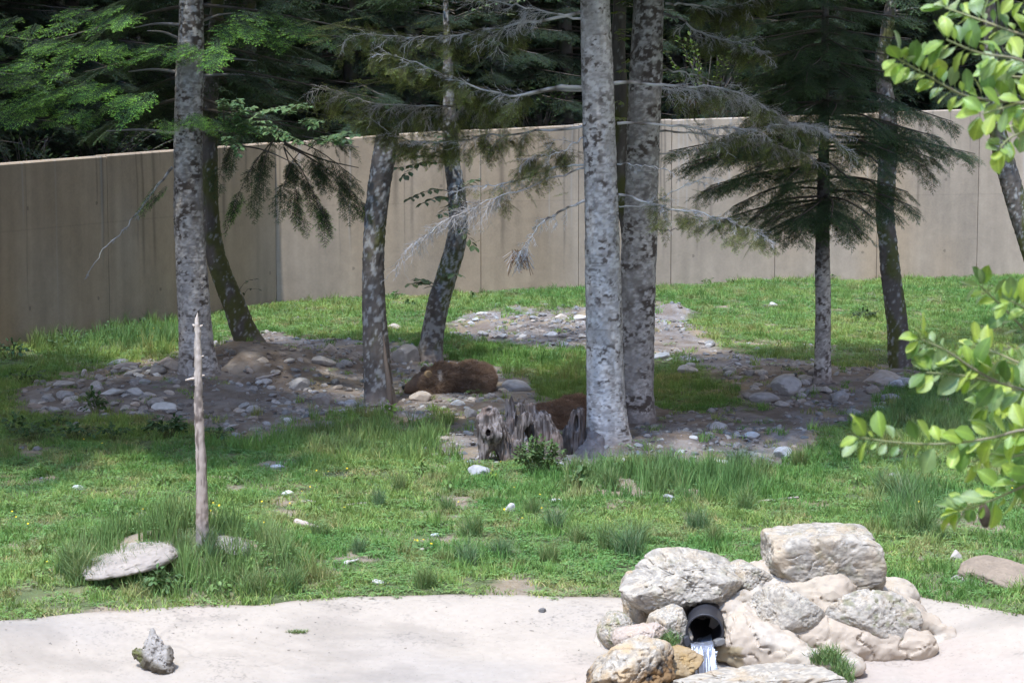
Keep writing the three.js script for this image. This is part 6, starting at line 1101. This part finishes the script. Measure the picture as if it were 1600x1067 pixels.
// ---------------------------------------------------------------- the alder at the viewer's right hand
{
  const t = thing('alder_tree', 'bright alder reaching in from the right edge with large sunlit leaves', 'tree'), r = rng(1300), D0 = 6.6;
  const base = onGround(3.1, -6.6);
  part('trunk', trunkGeo({ P: [base, V(3.0, 2.2, -6.6), V(2.85, 4.6, -6.7), V(2.9, 7.0, -6.6)], R: [0.13, 0.11, 0.08, 0.03] }, BARK.dark(0.1, 0.3), { sides: 20, step: 0.06, rough: 0.01, seed: 44 }), mat.bark, t);
  const vein = texture(128, 256, (u, v) => { const x = Math.abs(u - 0.5) * 2, side = Math.abs(((v * 7 - x * 1.1) % 1 + 1) % 1 - 0.5); let k = 0.9 + 0.16 * (noise(u * 24, v * 40, 1) - 0.5); if (x < 0.06) k = 1.18; else k += 0.14 * smooth(0.06, 0.0, Math.abs(side - 0.46)); return [k * 0.85, k * 0.85, k * 0.85]; }, true);
  const tones = [[0.40, 0.56, 0.08], [0.31, 0.49, 0.07], [0.50, 0.64, 0.10], [0.17, 0.31, 0.06], [0.33, 0.46, 0.17]].map((c) => leafy({ map: vein, color: new THREE.Color(...c), roughness: 0.5, transmission: 0.55, specularIntensity: 0.8 }));
  const shapes = [leafGeo(51, { n: 9, fold: 0.2, curl: 0.12, wide: 0.6 }), leafGeo(52, { n: 9, fold: 0.4, curl: 0.3, wide: 0.66 }), leafGeo(53, { n: 9, fold: 0.3, curl: -0.15, wide: 0.52 }), leafGeo(54, { n: 9, fold: 0.12, curl: 0.5, wide: 0.68 })];
  const all = [];
  const twig = (list, dz0, dz1, dens, s0 = 0.076) => {
    const P = list.map(([x, y], k) => at(x, y, D0 + lerp(dz0, dz1, k / (list.length - 1)))), c = new THREE.CatmullRomCurve3(P, false, 'centripetal'), L = c.getLength(), mb = new MB();
    mb.tube(c.getSpacedPoints(24), (q) => 0.0034 * (1 - 0.65 * q) + 0.001, 7, (q) => mixc([0.22, 0.17, 0.13], [0.20, 0.22, 0.09], q));
    const br = mb.build('branch', mat.twig, t);
    let w = 1;
    const leaf = (p, T, sd, size) => {
      const d = T.clone().multiplyScalar(0.45 + 0.4 * r()).addScaledVector(sd, 0.9).add(V(0, (r() - 0.45) * 0.9, (r() - 0.5) * 0.7)).normalize();
      const nrm = V((r() - 0.5) * 1.1 - 0.15, 0.75, 0.35 + (r() - 0.4) * 1.2), si = Math.floor(r() * 4), ti = Math.floor(r() * 5), st = d.clone().multiplyScalar(0.010), pos = p.clone().add(st); all.push({ br, si, ti, pos, q: frame(d, nrm), size, far: toPx(pos.x, pos.z, pos.y)[0] > 1604 ? 0 : size });
      const sm = new MB(); return [p, p.clone().add(st)];
    };
    const stalks = new MB();
    for (let s = L * 0.04; s < L; s += 0.0135 / dens * (0.7 + 0.6 * r())) { const q = s / L, T = c.getTangent(q), sd = V(0, 1, 0).cross(T).lengthSq() > 0.05 ? V(-T.y, T.x, 0).multiplyScalar(w = -w).add(V(0, 0, (r() - 0.5))) : V(w = -w, 0, 0), [a, b] = leaf(c.getPoint(q), T, sd.normalize(), s0 * (0.38 + 0.9 * r()) * (1 - 0.25 * q)); stalks.tube([a, b], 0.0012, 4, [0.2, 0.26, 0.08], false); }
    for (let k = 0; k < 4; k++) { const T = c.getTangent(1), sd = V(-T.y, T.x, 0).multiplyScalar((k - 1.5) * 0.9); leaf(c.getPoint(0.97 + 0.01 * k), T.clone().multiplyScalar(1.4), sd, s0 * (0.6 + 0.4 * r())); }
    tag(stalks.build('stalks', mat.twig, br), null, null, null, 'stuff');
  };
  for (const [l, a, b, d, s] of [
    [[[1640, 165], [1560, 157], [1505, 148], [1450, 118], [1404, 92]], 0.3, -0.2, 0.9], [[[1640, 66], [1580, 48], [1530, 30], [1478, 12]], 0, 0.2, 1.0], [[[1640, 112], [1590, 92], [1530, 82], [1480, 62]], -0.2, -0.3, 1.0], [[[1650, 188], [1620, 198], [1580, 215], [1562, 232]], 0.2, 0.0, 0.9], [[[1650, 10], [1600, -2], [1550, -20]], 0, 0, 0.9], [[[1640, 165], [1600, 160], [1570, 168], [1535, 178]], -0.3, -0.3, 0.8], [[[1650, 112], [1590, 120], [1550, 108]], 0.3, 0.4, 0.8],
    [[[1650, 548], [1610, 522], [1566, 478], [1532, 446]], 0.2, 0.0, 0.8], [[[1650, 624], [1600, 609], [1556, 597], [1500, 586], [1448, 582]], 0, -0.2, 0.95], [[[1650, 676], [1600, 672], [1550, 684], [1485, 693], [1410, 692], [1345, 684]], -0.2, -0.4, 0.85], [[[1650, 722], [1610, 735], [1560, 765], [1510, 790]], 0.2, 0.2, 0.8], [[[1650, 652], [1620, 645], [1580, 632], [1540, 636]], 0.3, 0.4, 0.9], [[[1650, 508], [1610, 485], [1580, 470]], -0.1, -0.2, 0.7], [[[1650, 698], [1620, 705], [1580, 715]], 0, 0, 0.9], [[[1650, 740], [1600, 760], [1550, 782], [1500, 800]], -0.2, -0.1, 0.9], [[[1650, 590], [1600, 570], [1560, 552], [1525, 540]], 0.3, 0.5, 0.8], [[[1650, 670], [1600, 690], [1550, 710], [1520, 722]], 0.4, 0.5, 0.8], [[[1560, 597], [1520, 575], [1480, 548], [1440, 530]], -0.1, -0.2, 0.9],
  ]) twig(l, a, b, d, s);
  all.sort((a, b) => b.far - a.far);                                    // the largest leaves in view are parts, the rest one mass
  const rest = [[], [], [], []], restMat = leafy({ map: vein, roughness: 0.5, transmission: 0.55, specularIntensity: 0.8 });
  all.forEach((e, k) => { if (k < 290) { const m = part('leaf', shapes[e.si], tones[e.ti], e.br); m.position.copy(e.pos); m.quaternion.copy(e.q); m.scale.setScalar(e.size); } else rest[e.si].push({ m: M4(e.pos, e.q, e.size), c: tones[e.ti].color.toArray() }); });
  rest.forEach((l, k) => copies('small_leaves', shapes[k], restMat, l, t));
  const m = part('cone', rockGeo(91, { detail: 8, sx: 0.016, sy: 0.032, sz: 0.016, cuts: 3, soft: 12, rough: 0.12, fine: 0.08, freq: 4, color: () => [0.075, 0.055, 0.04] }), mat.stone, t); m.position.copy(at(1539, 806, D0 + 0.15)); m.rotation.z = 0.1;
}
renderer.render(scene, camera);
